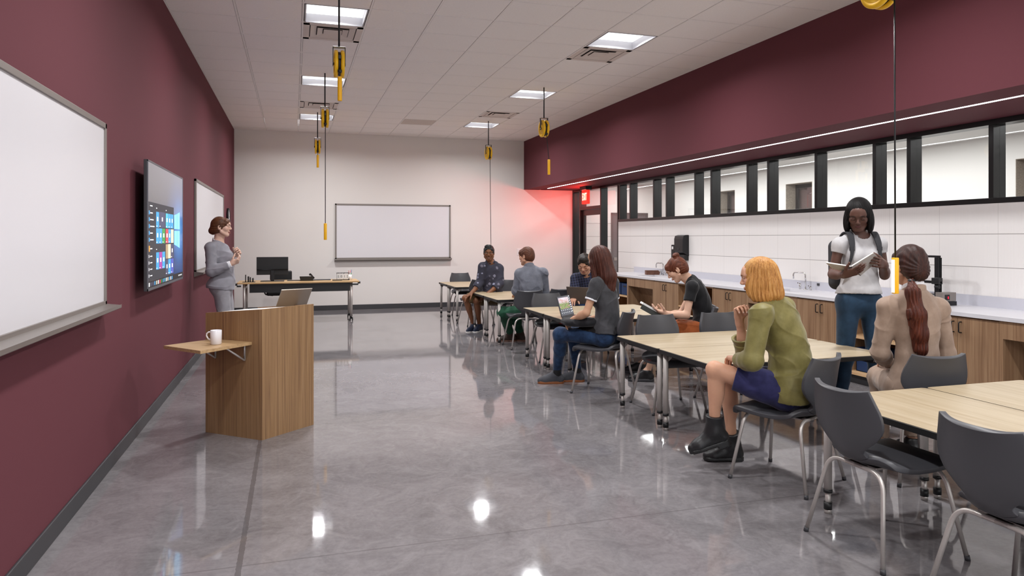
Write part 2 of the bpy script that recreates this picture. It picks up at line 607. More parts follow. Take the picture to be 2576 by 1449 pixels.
# hall beyond the glass
HX = 9.5
HE = 15.25
hw = [(12.74, 12.18), (10.65, 9.98), (6.44, 5.78)]       # deep window recesses in the far hall wall
hz0, hz1 = 1.0, 2.44
mb = MB()
prev = 15.4
for ya, yb in hw:
    mb.box((HX, ya, 0), (HX + 0.3, prev, 2.9))
    mb.box((HX, yb, 0), (HX + 0.3, ya, hz0)).box((HX, yb, hz1), (HX + 0.3, ya, 2.9))
    prev = yb
mb.box((HX, FY, 0), (HX + 0.3, prev, 2.9))
mb.build('wall_hall_side', 'hall_white', **S)
for i, (ya, yb) in enumerate(hw):
    w = empty('window_%d' % (i + 2))
    tag(w, kind='structure')
    t = 0.006
    MB().box((HX - 0.002, ya - t, hz0), (HX + 0.24, ya + 0.001, hz1)).box((HX - 0.002, yb - 0.001, hz0), (HX + 0.24, yb + t, hz1)).box(
        (HX - 0.002, yb, hz1 - t), (HX + 0.24, ya, hz1 + 0.001)).build('reveal', 'speckle', w)
    f = MB()
    for a, b, c, d in ((ya - 0.05, ya, hz0, hz1), (yb, yb + 0.05, hz0, hz1), (yb, ya, hz1 - 0.07, hz1), (yb, ya, hz0, hz0 + 0.05)):
        f.box((HX + 0.2, a, c), (HX + 0.25, b, d))
    f.build('frame', 'mull', w)
    MB().box((HX + 0.222, yb + 0.05, hz0 + 0.05), (HX + 0.228, ya - 0.05, hz1 - 0.07)).build('pane', 'glass', w)
    MB().mat('mauve').box((HX + 0.29, ya - 0.2, hz0), (HX + 0.5, ya + 0.3, hz1)).mat('speckle').box((HX + 0.6, yb - 0.6, hz0), (HX + 0.65, ya + 0.3, hz1)).build('lining', None, w)
mb = MB()
dx0, dx1 = 8.245, 9.2
mb.mat('tile_w').box((WX + 0.16, HE, 0), (dx0, HE + 0.1, 1.83)).box((dx1, HE, 0), (HX, HE + 0.1, 1.83))
mb.mat('hall_white').box((WX + 0.16, HE, 1.833), (dx0, HE + 0.1, 2.9)).box((dx1, HE, 1.833), (HX, HE + 0.1, 2.9)).box((dx0, HE, 2.08), (dx1, HE + 0.1, 2.9))
mb.build('wall_hall_end', None, **S)


def hall_tile():
    t = NT('hall_end_tile')
    v = t.coord()
    sep = t.node('ShaderNodeSeparateXYZ'); t.link(v, sep.inputs[0])
    m = t.math('FLOORED_MODULO', t.math('SUBTRACT', sep.outputs['Z'], 1.521 - 0.1524), 0.3048)
    s = t.math('LESS_THAN', t.math('ABSOLUTE', t.math('SUBTRACT', m, 0.1524)), 0.005)
    t.set(Base_Color=t.mix(t.math('MULTIPLY', s, 0.75), lin('e0dbd8'), lin('6f6965')), Roughness=0.55)
    return t.m


bpy.data.objects['wall_hall_end'].data.materials[0] = hall_tile()
d2 = empty('door_2')
tag(d2, kind='structure')
MB().box((dx0, HE - 0.02, 0), (dx0 + 0.05, HE + 0.06, 2.08)).box((dx1 - 0.05, HE - 0.02, 0), (dx1, HE + 0.06, 2.08)).box((dx0, HE - 0.02, 2.03), (dx1, HE + 0.06, 2.08)).build('frame', 'black', d2)
MB().box((dx0 + 0.05, HE + 0.005, 0.01), (dx1 - 0.05, HE + 0.045, 2.03)).build('door_leaf', 'dgrey', d2)
MB().box((dx0 + 0.06, HE - 0.05, 0.96), (dx1 - 0.12, HE + 0.005, 1.03)).build('push_bar', 'alu_d', d2, 0.006)
box_obj('ceiling_hall', (WX + 0.16, FY, 2.75), (HX, HE, 2.85), 'hall_white', **S)
area_lamp('hall_lamp', (8.5, 10.5, 2.74), 0.5, 8.5, HALL_W * 2.2)
area_lamp('hall_lamp', (8.5, 3.0, 2.74), 0.5, 6.0, HALL_W)

# ================================================================ ceiling fixtures
def ceiling_light(x, y, label, group):
    r = empty('ceiling_light', (x, y, CEIL), 0, label, 'ceiling light', group)
    h = 0.288
    mb = MB()
    for a, b in (((-h, -h), (-h + 0.012, h)), ((h - 0.012, -h), (h, h)), ((-h, -h), (h, -h + 0.012)), ((-h, h - 0.012), (h, h))):
        mb.box((a[0], a[1], 0.0), (b[0], b[1], 0.1))
    mb.build('housing', 'housing', r)
    MB().box((-h + 0.012, -h + 0.012, 0.088), (h - 0.012, h - 0.012, 0.1)).build('lens', 'lens', r)
    area_lamp('lamp', (0, 0, 0.06), 0.2, 0.2, LAMP_W, (0.985, 0.99, 1.0), parent=r, spread=2.8)
    return r


names = {(0, 0): 'troffer light on the left row, smallest and nearest the white back wall',
         (0, 1): 'troffer light on the left row, second from the back wall, beside a hanging reel',
         (0, 2): 'large troffer light on the left row next to the big louvred vent',
         (1, 0): 'troffer light on the right row, smallest and nearest the white back wall',
         (1, 1): 'troffer light on the right row, second from the back wall',
         (1, 2): 'large troffer light on the right row next to a louvred vent, nearest the soffit'}
for i, x in enumerate(LX):
    for j, y in enumerate(LY):
        lab = names.get((i, j), 'recessed square troffer light above the front of the room')
        ceiling_light(x, y, lab, 'troffer lights in the ceiling grid')

vent_labels = ['louvred square air vent right beside the large left troffer light',
               'louvred square air vent right beside the large right troffer light',
               'small far air vent on the left row between two troffer lights',
               'small far air vent on the right row between two troffer lights']
M['vent'] = plain('vent_enamel', 'ddd2cb', 0.6)
for (x, y), lab in zip(vents, vent_labels):
    r = empty('ceiling_vent', (x, y, CEIL), 0, lab, 'air vent', 'air vents in the ceiling grid')
    h = 0.297
    MB().box((-h, -h, 0.02), (h, h, 0.03)).build('back_plate', 'plenum', r)
    mb = MB()
    for a, b in (((-h, -h), (-0.235, h)), ((0.235, -h), (h, h)), ((-h, -h), (h, -0.235)), ((-h, 0.235), (h, h))):
        mb.box((a[0], a[1], 0.0), (b[0], b[1], 0.014))
    mb.build('frame', 'vent', r)
    for ro, ri in ((0.226, 0.165), (0.156, 0.1), (0.092, 0.0)):
        mb = MB()
        if ri > 0:
            o_ = [(-ro, -ro, 0.001), (ro, -ro, 0.001), (ro, ro, 0.001), (-ro, ro, 0.001)]
            i_ = [(-ri, -ri, 0.014), (ri, -ri, 0.014), (ri, ri, 0.014), (-ri, ri, 0.014)]
            mb.add(o_ + i_, [(k, (k + 1) % 4, 4 + (k + 1) % 4, 4 + k) for k in range(4)])
            mb.add([(a, b, c + 0.003) for a, b, c in o_ + i_], [(k, 4 + k, 4 + (k + 1) % 4, (k + 1) % 4) for k in range(4)])
        else:
            mb.box((-ro, -ro, 0.003), (ro, ro, 0.008))
        mb.build('blade', 'vent', r)
sp = box_obj('speaker_tile', (3.062, 12.895, CEIL + 0.002), (3.644, 13.477, CEIL + 0.006),
             plain('perforated_panel', 'd6cbc3', 0.8, noise=0.18, nscale=260), label='perforated beige speaker panel in the ceiling above the back whiteboard', cat='speaker panel')
sp.location.z = -0.001

# strip light in the soffit slot
r = empty('strip_light', (0, 0, 0), 0, 'long white strip light running along the maroon soffit underside', 'strip light')
MB().box((sl0 + 0.002, FY + 0.05, SOF + 0.010), (sl1 - 0.002, 14.58, SOF + 0.028)).build('housing', 'housing', r)
MB().box((sl0 + 0.003, FY + 0.06, SOF - 0.002), (sl1 - 0.003, 14.575, SOF + 0.010)).build('diffuser', glow('strip_diffuser', 'ffffff', 5.0), r)
area_lamp('lamp', ((sl0 + sl1) / 2, 5.7, SOF - 0.004), 0.026, 17.6, STRIP_W, parent=r)

# ================================================================ boards and screen on the walls
def whiteboard(label, L, H, mx):
    """built in a local frame: x along the board, y out of the wall, z up from the tray"""
    r = empty('whiteboard', (0, 0, 0), 0, label, 'whiteboard', 'whiteboards on the walls')
    MB().box((0.03, 0.004, 0.03), (L - 0.03, 0.016, H - 0.03), mx).build('panel', 'board', r)
    mb = MB()
    for lo, hi in (((0, 0.002, 0), (0.032, 0.026, H)), ((L - 0.032, 0.002, 0), (L, 0.026, H)), ((0, 0.002, H - 0.032), (L, 0.026, H)), ((0, 0.002, 0), (L, 0.026, 0.03))):
        mb.box(lo, hi, mx)
    mb.build('frame', 'alu_d', r, 0.002)
    p = [(0.002, 0.012), (0.10, 0.0), (0.105, 0.004), (0.105, -0.016), (0.10, -0.02), (0.002, -0.05)]
    mb = MB()
    m = len(p)
    a0, a1 = -0.012, L + 0.012
    mb.add([(a0, y, z) for y, z in p] + [(a1, y, z) for y, z in p],
           [tuple(range(m))[::-1], tuple(range(m, 2 * m))] + [(i, (i + 1) % m, m + (i + 1) % m, m + i) for i in range(m)], False, mx)
    mb.build('tray', 'alu_d', r)
    return r


def wall_frame(origin, xdir):
    x = Vector(xdir).normalized(); z = Vector((0, 0, 1)); y = z.cross(x)
    m = Matrix((x, y, z)).transposed().to_4x4()
    m.translation = Vector(origin)
    return m


whiteboard('large whiteboard with aluminium tray on the maroon wall, cut by the left picture edge', 3.6, 1.125, wall_frame((0, 4.952, 1.066), (0, -1, 0)))
whiteboard('whiteboard on the maroon wall behind the teacher in grey', 3.5, 1.12, wall_frame((0, 12.68, 1.072), (0, -1, 0)))
whiteboard('framed whiteboard centred on the white back wall', 2.43, 1.15, wall_frame((4.377, BY, 1.048), (-1, 0, 0)))

# flat screen
TX, TY0, TY1, TZ0, TZ1 = 0.1, 5.822, 7.56, 1.087, 2.068
tv = empty('wall_display', (0, 0, 0), 0, 'large flat wall display showing a desktop with coloured tiles', 'screen')
MB().box((0.0, 6.3, 1.3), (0.072, 7.1, 1.85)).build('wall_mount', 'black', tv)
MB().box((0.072, TY0, TZ0), (TX - 0.004, TY1, TZ1)).build('body', 'dgrey', tv, 0.003)
mb = MB()
bz = 0.014
for lo, hi in (((TY0, TZ0), (TY0 + bz, TZ1)), ((TY1 - bz, TZ0), (TY1, TZ1)), ((TY0, TZ1 - bz), (TY1, TZ1)), ((TY0, TZ0), (TY1, TZ0 + 0.02))):
    mb.box((TX - 0.006, lo[0], lo[1]), (TX + 0.002, hi[0], hi[1]))
mb.build('bezel', plain('steel_bezel', '6d7078', 0.35, 0.6), tv, 0.0015)


def screen_mat():
    t = NT('wallpaper_and_reflection')
    v = t.coord()
    sep = t.node('ShaderNodeSeparateXYZ'); t.link(v, sep.inputs[0])
    u = t.math('DIVIDE', t.math('SUBTRACT', sep.outputs['Y'], TY0), TY1 - TY0)
    w = t.math('DIVIDE', t.math('SUBTRACT', sep.outputs['Z'], TZ0), TZ1 - TZ0)
    # glow of the window emblem right of the middle, with a soft beam to the upper left
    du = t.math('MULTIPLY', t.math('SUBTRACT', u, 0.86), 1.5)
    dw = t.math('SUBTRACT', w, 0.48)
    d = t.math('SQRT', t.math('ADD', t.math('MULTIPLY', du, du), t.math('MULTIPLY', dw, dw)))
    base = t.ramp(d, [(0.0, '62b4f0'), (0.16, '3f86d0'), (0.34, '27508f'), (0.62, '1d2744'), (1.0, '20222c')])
    base = t.mix(t.math('MULTIPLY', t.math('SMOOTH_MAX', t.math('MULTIPLY_ADD', w, 1.7, -0.9), 0.0, 0.1), 0.8), base, lin('a9a5ad'))  # paler towards the top: reflection of the back wall, painted into the emission
    t.set(Base_Color=(0.01, 0.01, 0.012), Roughness=0.16)
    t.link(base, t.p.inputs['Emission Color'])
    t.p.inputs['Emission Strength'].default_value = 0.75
    return t.m


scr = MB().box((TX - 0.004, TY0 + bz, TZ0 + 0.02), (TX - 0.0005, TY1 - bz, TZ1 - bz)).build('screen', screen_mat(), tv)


def tvq(u0, v0, u1, v1, lift=0.0):
    f = lambda u: TY0 + u * (TY1 - TY0)
    g = lambda v: TZ0 + v * (TZ1 - TZ0)
    x = TX + lift
    return [(x, f(u0), g(v0)), (x, f(u1), g(v0)), (x, f(u1), g(v1)), (x, f(u0), g(v1))]


def flat(name, rects, mat, parent, lift):
    mb = MB()
    for q in rects: mb.add(tvq(*q, lift), [(0, 1, 2, 3)])
    return mb.build(name, mat, parent)


SCR = {k: glow('screen_' + k, c, s) for k, c, s in (('panel', '26282e', 0.9), ('blue', '3f93c9', 0.75), ('teal', '49a9bf', 0.75), ('slate', '40435a', 0.9),
       ('green', '3b8a43', 0.75), ('red', 'd2434b', 0.8), ('magenta', '9a3f92', 0.75), ('indigo', '4b55a8', 0.75), ('cream', 'd8c7ac', 0.75), ('tan', 'a08a68', 0.7),
       ('white', 'f2f4f6', 0.8), ('bar', '0f1013', 0.8), ('sky', '7cc6f2', 0.9), ('orange', 'd9963c', 0.75), ('top', 'b9b6b8', 0.7))}
flat('start_menu', [(0.012, 0.075, 0.684, 0.683)], SCR['panel'], scr, 0.0002)
flat('task_bar', [(0.009, 0.021, 0.991, 0.072)], SCR['bar'], scr, 0.0003)
tiles = [(0.192, 0.49, 0.264, 0.616, 'blue'), (0.272, 0.491, 0.425, 0.62, 'slate'), (0.444, 0.492, 0.515, 0.618, 'teal'), (0.52, 0.492, 0.592, 0.618, 'blue'), (0.597, 0.492, 0.668, 0.618, 'blue'),
         (0.192, 0.36, 0.264, 0.484, 'blue'), (0.27, 0.36, 0.344, 0.484, 'blue'), (0.35, 0.36, 0.425, 0.484, 'green'), (0.444, 0.361, 0.515, 0.483, 'red'), (0.52, 0.361, 0.592, 0.483, 'blue'), (0.597, 0.361, 0.674, 0.483, 'cream'),
         (0.444, 0.226, 0.506, 0.351, 'tan'), (0.51, 0.226, 0.588, 0.351, 'cream'), (0.592, 0.226, 0.674, 0.351, 'slate'),
         (0.192, 0.15, 0.264, 0.289, 'blue'), (0.27, 0.15, 0.344, 0.289, 'magenta'), (0.35, 0.15, 0.425, 0.289, 'blue'), (0.444, 0.088, 0.51, 0.22, 'slate'), (0.516, 0.088, 0.59, 0.22, 'blue'), (0.596, 0.088, 0.674, 0.22, 'indigo')]
for i, (a, b, c, d, k) in enumerate(tiles):
    tl = flat('app_tile', [(a, b, c, d)], SCR[k], scr, 0.0005)
    cu, cv = (a + c) / 2, (b + d) / 2
    if k not in ('cream', 'tan'):
        flat('icon', [(cu - 0.014, cv - 0.012, cu + 0.014, cv + 0.022), (a + 0.006, b + 0.008, a + 0.03, b + 0.014)], SCR['white'], tl, 0.0008)
lst = []
for k in range(5): lst.append((0.022, 0.585 - k * 0.052, 0.042, 0.615 - k * 0.052))
flat('app_icon', lst, SCR['blue'], scr, 0.0006)
flat('app_icon', [(0.022, 0.30, 0.045, 0.345)], SCR['orange'], scr, 0.0006)
txt = [(0.05, 0.595 - k * 0.052, 0.11 + 0.02 * (k % 3), 0.603 - k * 0.052) for k in range(5)] + [(0.05, 0.318, 0.1, 0.326)]
txt += [(0.05, 0.26 - k * 0.05, 0.10, 0.267 - k * 0.05) for k in range(4)] + [(0.022, 0.252 - k * 0.05, 0.03, 0.276 - k * 0.05) for k in range(4)]
txt += [(0.192, 0.64, 0.215, 0.648), (0.444, 0.638, 0.465, 0.646), (0.192, 0.31, 0.21, 0.317), (0.05, 0.65, 0.105, 0.658)]
flat('menu_text', txt, SCR['white'], scr, 0.0006)
cols = ['white', 'slate', 'slate', 'blue', 'cream', 'white', 'red', 'green', 'blue', 'teal', 'white', 'cream', 'blue', 'white', 'blue']
for k, c in enumerate(cols):
    u = 0.022 + k * 0.043
    flat('task_icon', [(u, 0.032, u + 0.02, 0.062)], SCR[c], scr, 0.0006)
flat('clock_text', [(0.84 + k * 0.026, 0.042, 0.852 + k * 0.026, 0.054) for k in range(5)], SCR['white'], scr, 0.0006)
# four-pane emblem on the wallpaper, seen in perspective
em = MB()
for (ua, ub, fa, fb) in ((0.70, 0.785, 0.135, 0.15), (0.795, 0.885, 0.152, 0.172)):
    for sgn in (1, -1):
        v0, g = 0.48, 0.008
        q = [(ua, v0 + sgn * g), (ub, v0 + sgn * g), (ub, v0 + sgn * fb), (ua, v0 + sgn * fa)]
        if sgn < 0: q = q[::-1]
        em.add([(TX + 0.0004, TY0 + u * (TY1 - TY0), TZ0 + v * (TZ1 - TZ0)) for u, v in q], [(0, 1, 2, 3)])
em.build('wallpaper_emblem', SCR['sky'], scr)

# wall clock and light switch
r = empty('wall_clock', (0, 0, 0), 0, 'round black rimmed clock on the maroon wall beyond the teacher', 'clock')
cyk = (0, 13.55, 1.86)
MB().lathe([(0.155, 0.0), (0.158, 0.03), (0.15, 0.042), (0.138, 0.04), (0.138, 0.03), (0.0, 0.03)], cyk, 'X', 40).build('rim', 'black', r)
MB().lathe([(0.138, 0.0305), (0.138, 0.033), (0.0, 0.034)], cyk, 'X', 40).build('dial', 'white_p', r)
MB().box((0.035, 13.545, 1.855), (0.037, 13.555, 1.965)).box((0.035, 13.545, 1.855), (0.037, 13.62, 1.864)).build('hands', 'black', r)
r = empty('light_switch', (0, 0, 0), 0, 'white light switch plate on the back wall beside the man with short red hair', 'light switch')
MB().box((5.89, BY - 0.008, 1.10), (6.06, BY, 1.255)).build('plate', 'white_p', r, 0.003)
for k in (0, 1):
    MB().box((5.92 + k * 0.06, BY - 0.014, 1.135), (5.952 + k * 0.06, BY - 0.006, 1.22)).build('rocker', 'white_p', r, 0.002)

# exit sign hung from the soffit by the door
r = empty('exit_sign', (0, 0, 0), 0, 'lit red EXIT sign hanging from the soffit by the glass door', 'exit sign')
ex = 7.0
MB().box((ex - 0.07, 13.66, SOF - 0.075), (ex + 0.07, 13.98, SOF)).build('canopy', 'mull', r, 0.004)
MB().box((ex - 0.03, 13.67, 2.20), (ex + 0.03, 13.97, 2.49)).build('case', glow('exit_red', 'ff2a1c', 0.8), r, 0.006)
mx = Matrix(((0, 0, -1, ex - 0.032), (-1, 0, 0, 13.82), (0, 1, 0, 2.345), (0, 0, 0, 1)))
tx = text_obj('lettering', 'EXIT', 0.15, glow('exit_letters', 'ffd9b8', 1.6), mx @ Matrix.Diagonal((0.78, 1.5, 1, 1)), r, 0.002)
area_lamp('lamp', (ex - 0.04, 13.82, 2.34), 0.28, 0.26, EXIT_W, (1.0, 0.07, 0.05), (0, PI / 2, 0), parent=r)
area_lamp('lamp', (ex, 14.02, 2.34), 0.06, 0.26, EXIT_W * 1.0, (1.0, 0.07, 0.05), (PI / 2, 0, 0), parent=r)
# ================================================================ chairs
def catmull(P, n):
    P = np.array(P, float)
    Q = np.vstack([2 * P[0] - P[1], P, 2 * P[-1] - P[-2]])
    out = []
    m = len(P) - 1
    for i in range(n + 1):
        t = i / n * m
        k = min(int(t), m - 1); f = t - k
        p0, p1, p2, p3 = Q[k], Q[k + 1], Q[k + 2], Q[k + 3]
        out.append(0.5 * ((2 * p1) + (p2 - p0) * f + (2 * p0 - 5 * p1 + 4 * p2 - p3) * f * f + (3 * p1 - p0 - 3 * p2 + p3) * f ** 3))
    return np.array(out)


# x, z, half width, forward curl of the edges, sag of the side edges
SEAT = [(.248, .392, .180, 0, .0), (.243, .420, .196, 0, .0), (.215, .438, .206, 0, .010), (.11, .436, .214, 0, .014), (0, .429, .213, 0, .012), (-.09, .429, .203, 0, .004), (-.135, .432, .182, .006, -.014), (-.168, .437, .138, .012, -.022), (-.195, .449, .102, .012, -.014)]
BACK = [(-.195, .449, .102, .012, -.014), (-.218, .480, .094, .016, -.008), (-.232, .520, .124, .024, 0), (-.243, .565, .178, .038, 0), (-.252, .615, .207, .050, 0), (-.264, .675, .206, .054, 0), (-.279, .735, .186, .052, 0), (-.291, .768, .172, .052, -.004), (-.295, .776, .166, .052, -.010)]


def shell(rows, n, nu=14):
    R = catmull(rows, n)
    vs, fs = [], []
    for (x, z, hw, curl, sag) in R:
        for k in range(nu + 1):
            u = -1 + 2 * k / nu
            e = abs(u) ** 3
            vs.append((x + curl * u * u, hw * u, z + 0.008 * u * u * (1 if sag > 0.003 else 0) - sag * 1.6 * e))
    for i in range(len(R) - 1):
        for k in range(nu):
            a = i * (nu + 1) + k
            fs.append((a, a + 1, a + nu + 2, a + nu + 1))
    return vs, fs


def make_chair():
    r = empty('chair')
    for nm, rows, n in (('seat', SEAT, 16), ('backrest', BACK, 18)):
        vs, fs = shell(rows, n)
        o = MB().add(vs, fs, True).build(nm, 'chair', r)
        s = o.modifiers.new('thick', 'SOLIDIFY'); s.thickness = 0.025; s.offset = 0.0
        b = o.modifiers.new('soft', 'BEVEL'); b.width = 0.003; b.segments = 2; b.limit_method = 'ANGLE'; b.angle_limit = math.radians(50)
    for sx in (1, -1):
        for sy in (1, -1):
            tx, tz = (0.185, 0.398) if sx > 0 else (-0.165, 0.405)
            p = arc_path([(sx * 0.241, sy * 0.244, 0.012), (tx, sy * 0.168, tz), (tx, 0, tz)], 0.095, 8)
            leg = MB().tube(p, 0.0105, 12).build('leg', 'tube', r)
            MB().cyl((sx * 0.2425, sy * 0.2465, 0.0), (sx * 0.2405, sy * 0.243, 0.022), 0.0125, 0.0125, 12).build('glide', 'dgrey', leg)
    MB().box((-0.175, -0.055, 0.398), (0.195, 0.055, 0.412)).box((-0.14, -0.1, 0.404), (0.14, 0.1, 0.414)).build('seat_bracket', 'alu', r, 0.003)
    return r


chair0 = make_chair()
chair_used = [False]


def place_chair(x, y, deg, label, group='charcoal shell chairs around the tables'):
    o = chair0 if not chair_used[0] else copy_tree(chair0)
    chair_used[0] = True
    o.location = (x, y, 0)
    o.rotation_euler = (0, 0, math.radians(deg))
    return tag(o, label, 'chair', group)


CH = [
    (3.857, 2.757, 0, 'empty charcoal chair in front, seen from behind, left of two pushed to the nearest table'),
    (3.857, 2.046, 0, 'empty charcoal chair cut by the right picture edge at the nearest table'),
    (4.037, 3.686, 114.5, 'charcoal chair the blonde woman in the olive jacket sits on'),
    (4.018, 6.35, 137.8, 'charcoal chair the woman in jeans with the laptop sits on'),
    (4.266, 5.55, 266, 'empty charcoal chair facing us across the second table, the left of two'),
    (4.93, 5.56, 268, 'empty charcoal chair facing us across the second table, right of two, beside the blonde woman'),
    (4.87, 3.56, 79, 'charcoal chair the woman in the tan blazer sits on'),
    (4.31, 13.68, 268, 'empty charcoal chair against the back wall on the far side of the farthest table'),
    (4.13, 11.88, 98, 'charcoal chair seen from behind at the left of the seated man in the floral shirt'),
    (4.93, 11.90, 90, 'charcoal chair seen from behind between the floral shirt man and the grey shirt man'),
    (4.40, 11.25, 232, 'charcoal chair under the man in the dark floral shirt'),
    (4.15, 9.24, 88, 'charcoal chair the man in the grey shirt and green trousers sits on'),
    (4.18, 8.21, 268, 'empty charcoal chair facing us just left of the open laptop'),
    (5.0, 8.73, 226, 'charcoal chair the man in the plaid shirt sits on'),
    (4.66, 9.40, 93, 'charcoal chair seen from behind left of the plaid shirt man'),
    (5.02, 6.47, 150, 'charcoal chair the reading woman in the black top sits on'),
]
for c in CH: place_chair(*c)

# ================================================================ tables
TZ = 0.625
TL, TD = 1.52, 0.752


def make_table(wmat):
    r = empty('table')
    MB().prism(rrect(0.004, 0.004, TL - 0.004, TD - 0.004, 0.026), TZ - 0.006, TZ).build('tabletop', wmat, r)
    MB().prism(rrect(0, 0, TL, TD, 0.03), TZ - 0.034, TZ - 0.0025).build('edge_band', 'edge', r, 0.003)
    MB().box((0.09, 0.06, TZ - 0.07), (0.12, TD - 0.06, TZ - 0.034)).box((TL - 0.12, 0.06, TZ - 0.07), (TL - 0.09, TD - 0.06, TZ - 0.034)).box(
        (0.12, TD / 2 - 0.02, TZ - 0.06), (TL - 0.12, TD / 2 + 0.02, TZ - 0.034)).build('under_rail', 'black_s', r)
    for x in (0.045, TL - 0.045):
        for y in (0.045, TD - 0.045):
            sx = 1 if x < 0.5 else -1
            sy = 1 if y < 0.3 else -1
            leg = MB().cyl((x, y, 0.115), (x, y, TZ - 0.034), 0.021, seg=20)
            leg.prism([(0, -0.008), (0.075 * sx, -0.008), (0.075 * sx, 0.008), (0, 0.008)] if sx > 0 else [(0, 0.008), (0.075 * sx, 0.008), (0.075 * sx, -0.008), (0, -0.008)], 0, 0.02, Matrix.Translation((x, y, TZ - 0.058)))
            leg.add([(x + sx * 0.015, y - 0.008, TZ - 0.1), (x + sx * 0.075, y - 0.008, TZ - 0.045), (x + sx * 0.075, y - 0.008, TZ - 0.034), (x + sx * 0.015, y - 0.008, TZ - 0.034),
                     (x + sx * 0.015, y + 0.008, TZ - 0.1), (x + sx * 0.075, y + 0.008, TZ - 0.045), (x + sx * 0.075, y + 0.008, TZ - 0.034), (x + sx * 0.015, y + 0.008, TZ - 0.034)],
                    [(0, 1, 2, 3), (7, 6, 5, 4), (0, 4, 5, 1), (1, 5, 6, 2), (2, 6, 7, 3), (3, 7, 4, 0)])
            leg = leg.build('leg', 'leg', r)
            MB().cyl((x, y, 0.113), (x, y, 0.131), 0.0235, seg=20).build('collar', 'black', leg)
            MB().cyl((x, y, 0.022), (x, y, 0.062), 0.0215, seg=20).build('foot', 'black', leg)
            MB().cyl((x, y, 0.03), (x, y, 0.12), 0.0145, seg=16).cyl((x, y, 0.0), (x, y, 0.031), 0.0185, seg=16).build('extension_tube', 'tube', leg)
    return r


TABLES = [
    (3.835, 4.945, 0, 'maple table behind the blonde woman, far one of its pair, two chairs tucked in'),
    (3.835, 4.190, 0, 'maple table the blonde woman sits at, near one of its pair'),
    (3.835, 7.600, 0, 'maple table right in front of the plaid shirt man, far one of its pair'),
    (3.835, 6.845, 0, 'maple table with the lit laptop on it, beside the woman in jeans'),
    (3.835, 10.255, 0, 'maple table in front of the floral shirt man, far one of its pair'),
    (3.835, 9.500, 0, 'maple table in front of the man in green trousers, near one of its pair'),
    (3.835, 12.930, 0, 'maple table nearest the back wall, far one of its pair'),
    (3.835, 12.175, 0, 'maple table second from the back wall, behind the floral shirt man'),
]
table0 = make_table('woodtop')
for i, (x, y, a, lab) in enumerate(TABLES):
    o = table0 if i == 0 else copy_tree(table0)
    o.location = (x, y, 0)
    tag(o, lab, 'table', 'maple topped tables with black edges')
for x, lab in ((3.845 + TD, 'maple table in the right foreground that two empty chairs face'), (3.845 + 2 * TD + 0.005, 'maple table at the right picture edge beyond the dark seam')):
    o = copy_tree(table0)
    for c in o.children:
        if c.name.startswith('tabletop'):
            c.data = c.data.copy()
            c.data.materials[0] = M['woodtop']
    o.location = (x, 3.21 - TL, 0)
    o.rotation_euler = (0, 0, PI / 2)
    tag(o, lab, 'table', 'maple topped tables with black edges')

# ================================================================ lectern
Lc = Vector((0.489, 5.881, 0)); Mc = Vector((0.911, 5.517, 0)); Rc = Vector((1.285, 5.866, 0)); Bc = Lc + (Rc - Mc)
lec = empty('lectern', (0, 0, 0), 0, 'oak lectern with slanted top and fold-out side shelf, in front of the teacher', 'lectern')


def slab(a, b, za0, za1, zb1, inward, t=0.02, z0=0.0):
    i = inward.normalized() * t
    vs = [(a.x, a.y, z0), (b.x, b.y, z0), (b.x + i.x, b.y + i.y, z0), (a.x + i.x, a.y + i.y, z0),
          (a.x, a.y, za1), (b.x, b.y, zb1), (b.x + i.x, b.y + i.y, zb1), (a.x + i.x, a.y + i.y, za1)]
    return MB().add(vs, [(3, 2, 1, 0), (4, 5, 6, 7), (0, 1, 5, 4), (1, 2, 6, 5), (2, 3, 7, 6), (3, 0, 4, 7)])


ZL, ZM = 0.912, 0.960
u_lm = (Mc - Lc).normalized(); u_mr = (Rc - Mc).normalized()
slab(Lc, Mc - u_lm * 0.0, 0, ZL, ZM, u_mr).build('side_panel', 'lectern', lec)
slab(Mc + u_mr * 0.02, Rc - u_mr * 0.0, 0, ZM, ZM, -u_lm).build('front_panel', 'lectern', lec)
slab(Rc - u_lm * 0.02, Bc, 0, ZM - 0.002, ZL, -u_mr).build('side_panel', 'lectern', lec)
a, b, c, d = Lc + u_mr * 0.02, Mc + u_mr * 0.02 - u_lm * 0.02, Rc - u_mr * 0.02 - u_lm * 0.02, Bc - u_mr * 0.02
dz = 0.012
MB().add([(a.x, a.y, ZL - dz), (b.x, b.y, ZM - dz), (c.x, c.y, ZM - dz), (d.x, d.y, ZL - dz), (a.x, a.y, ZL - dz - 0.02), (b.x, b.y, ZM - dz - 0.02), (c.x, c.y, ZM - dz - 0.02), (d.x, d.y, ZL - dz - 0.02)],
         [(0, 1, 2, 3), (7, 6, 5, 4), (0, 4, 5, 1), (1, 5, 6, 2), (2, 6, 7, 3), (3, 7, 4, 0)]).build('top', 'lecshelf', lec)
for z in (0.1, 0.5):
    MB().add([(p.x, p.y, z + k * 0.018) for k in (0, 1) for p in (a, b, c, d)], [(3, 2, 1, 0), (4, 5, 6, 7), (0, 1, 5, 4), (1, 2, 6, 5), (2, 3, 7, 6), (3, 0, 4, 7)]).build('shelf', 'lectern', lec)
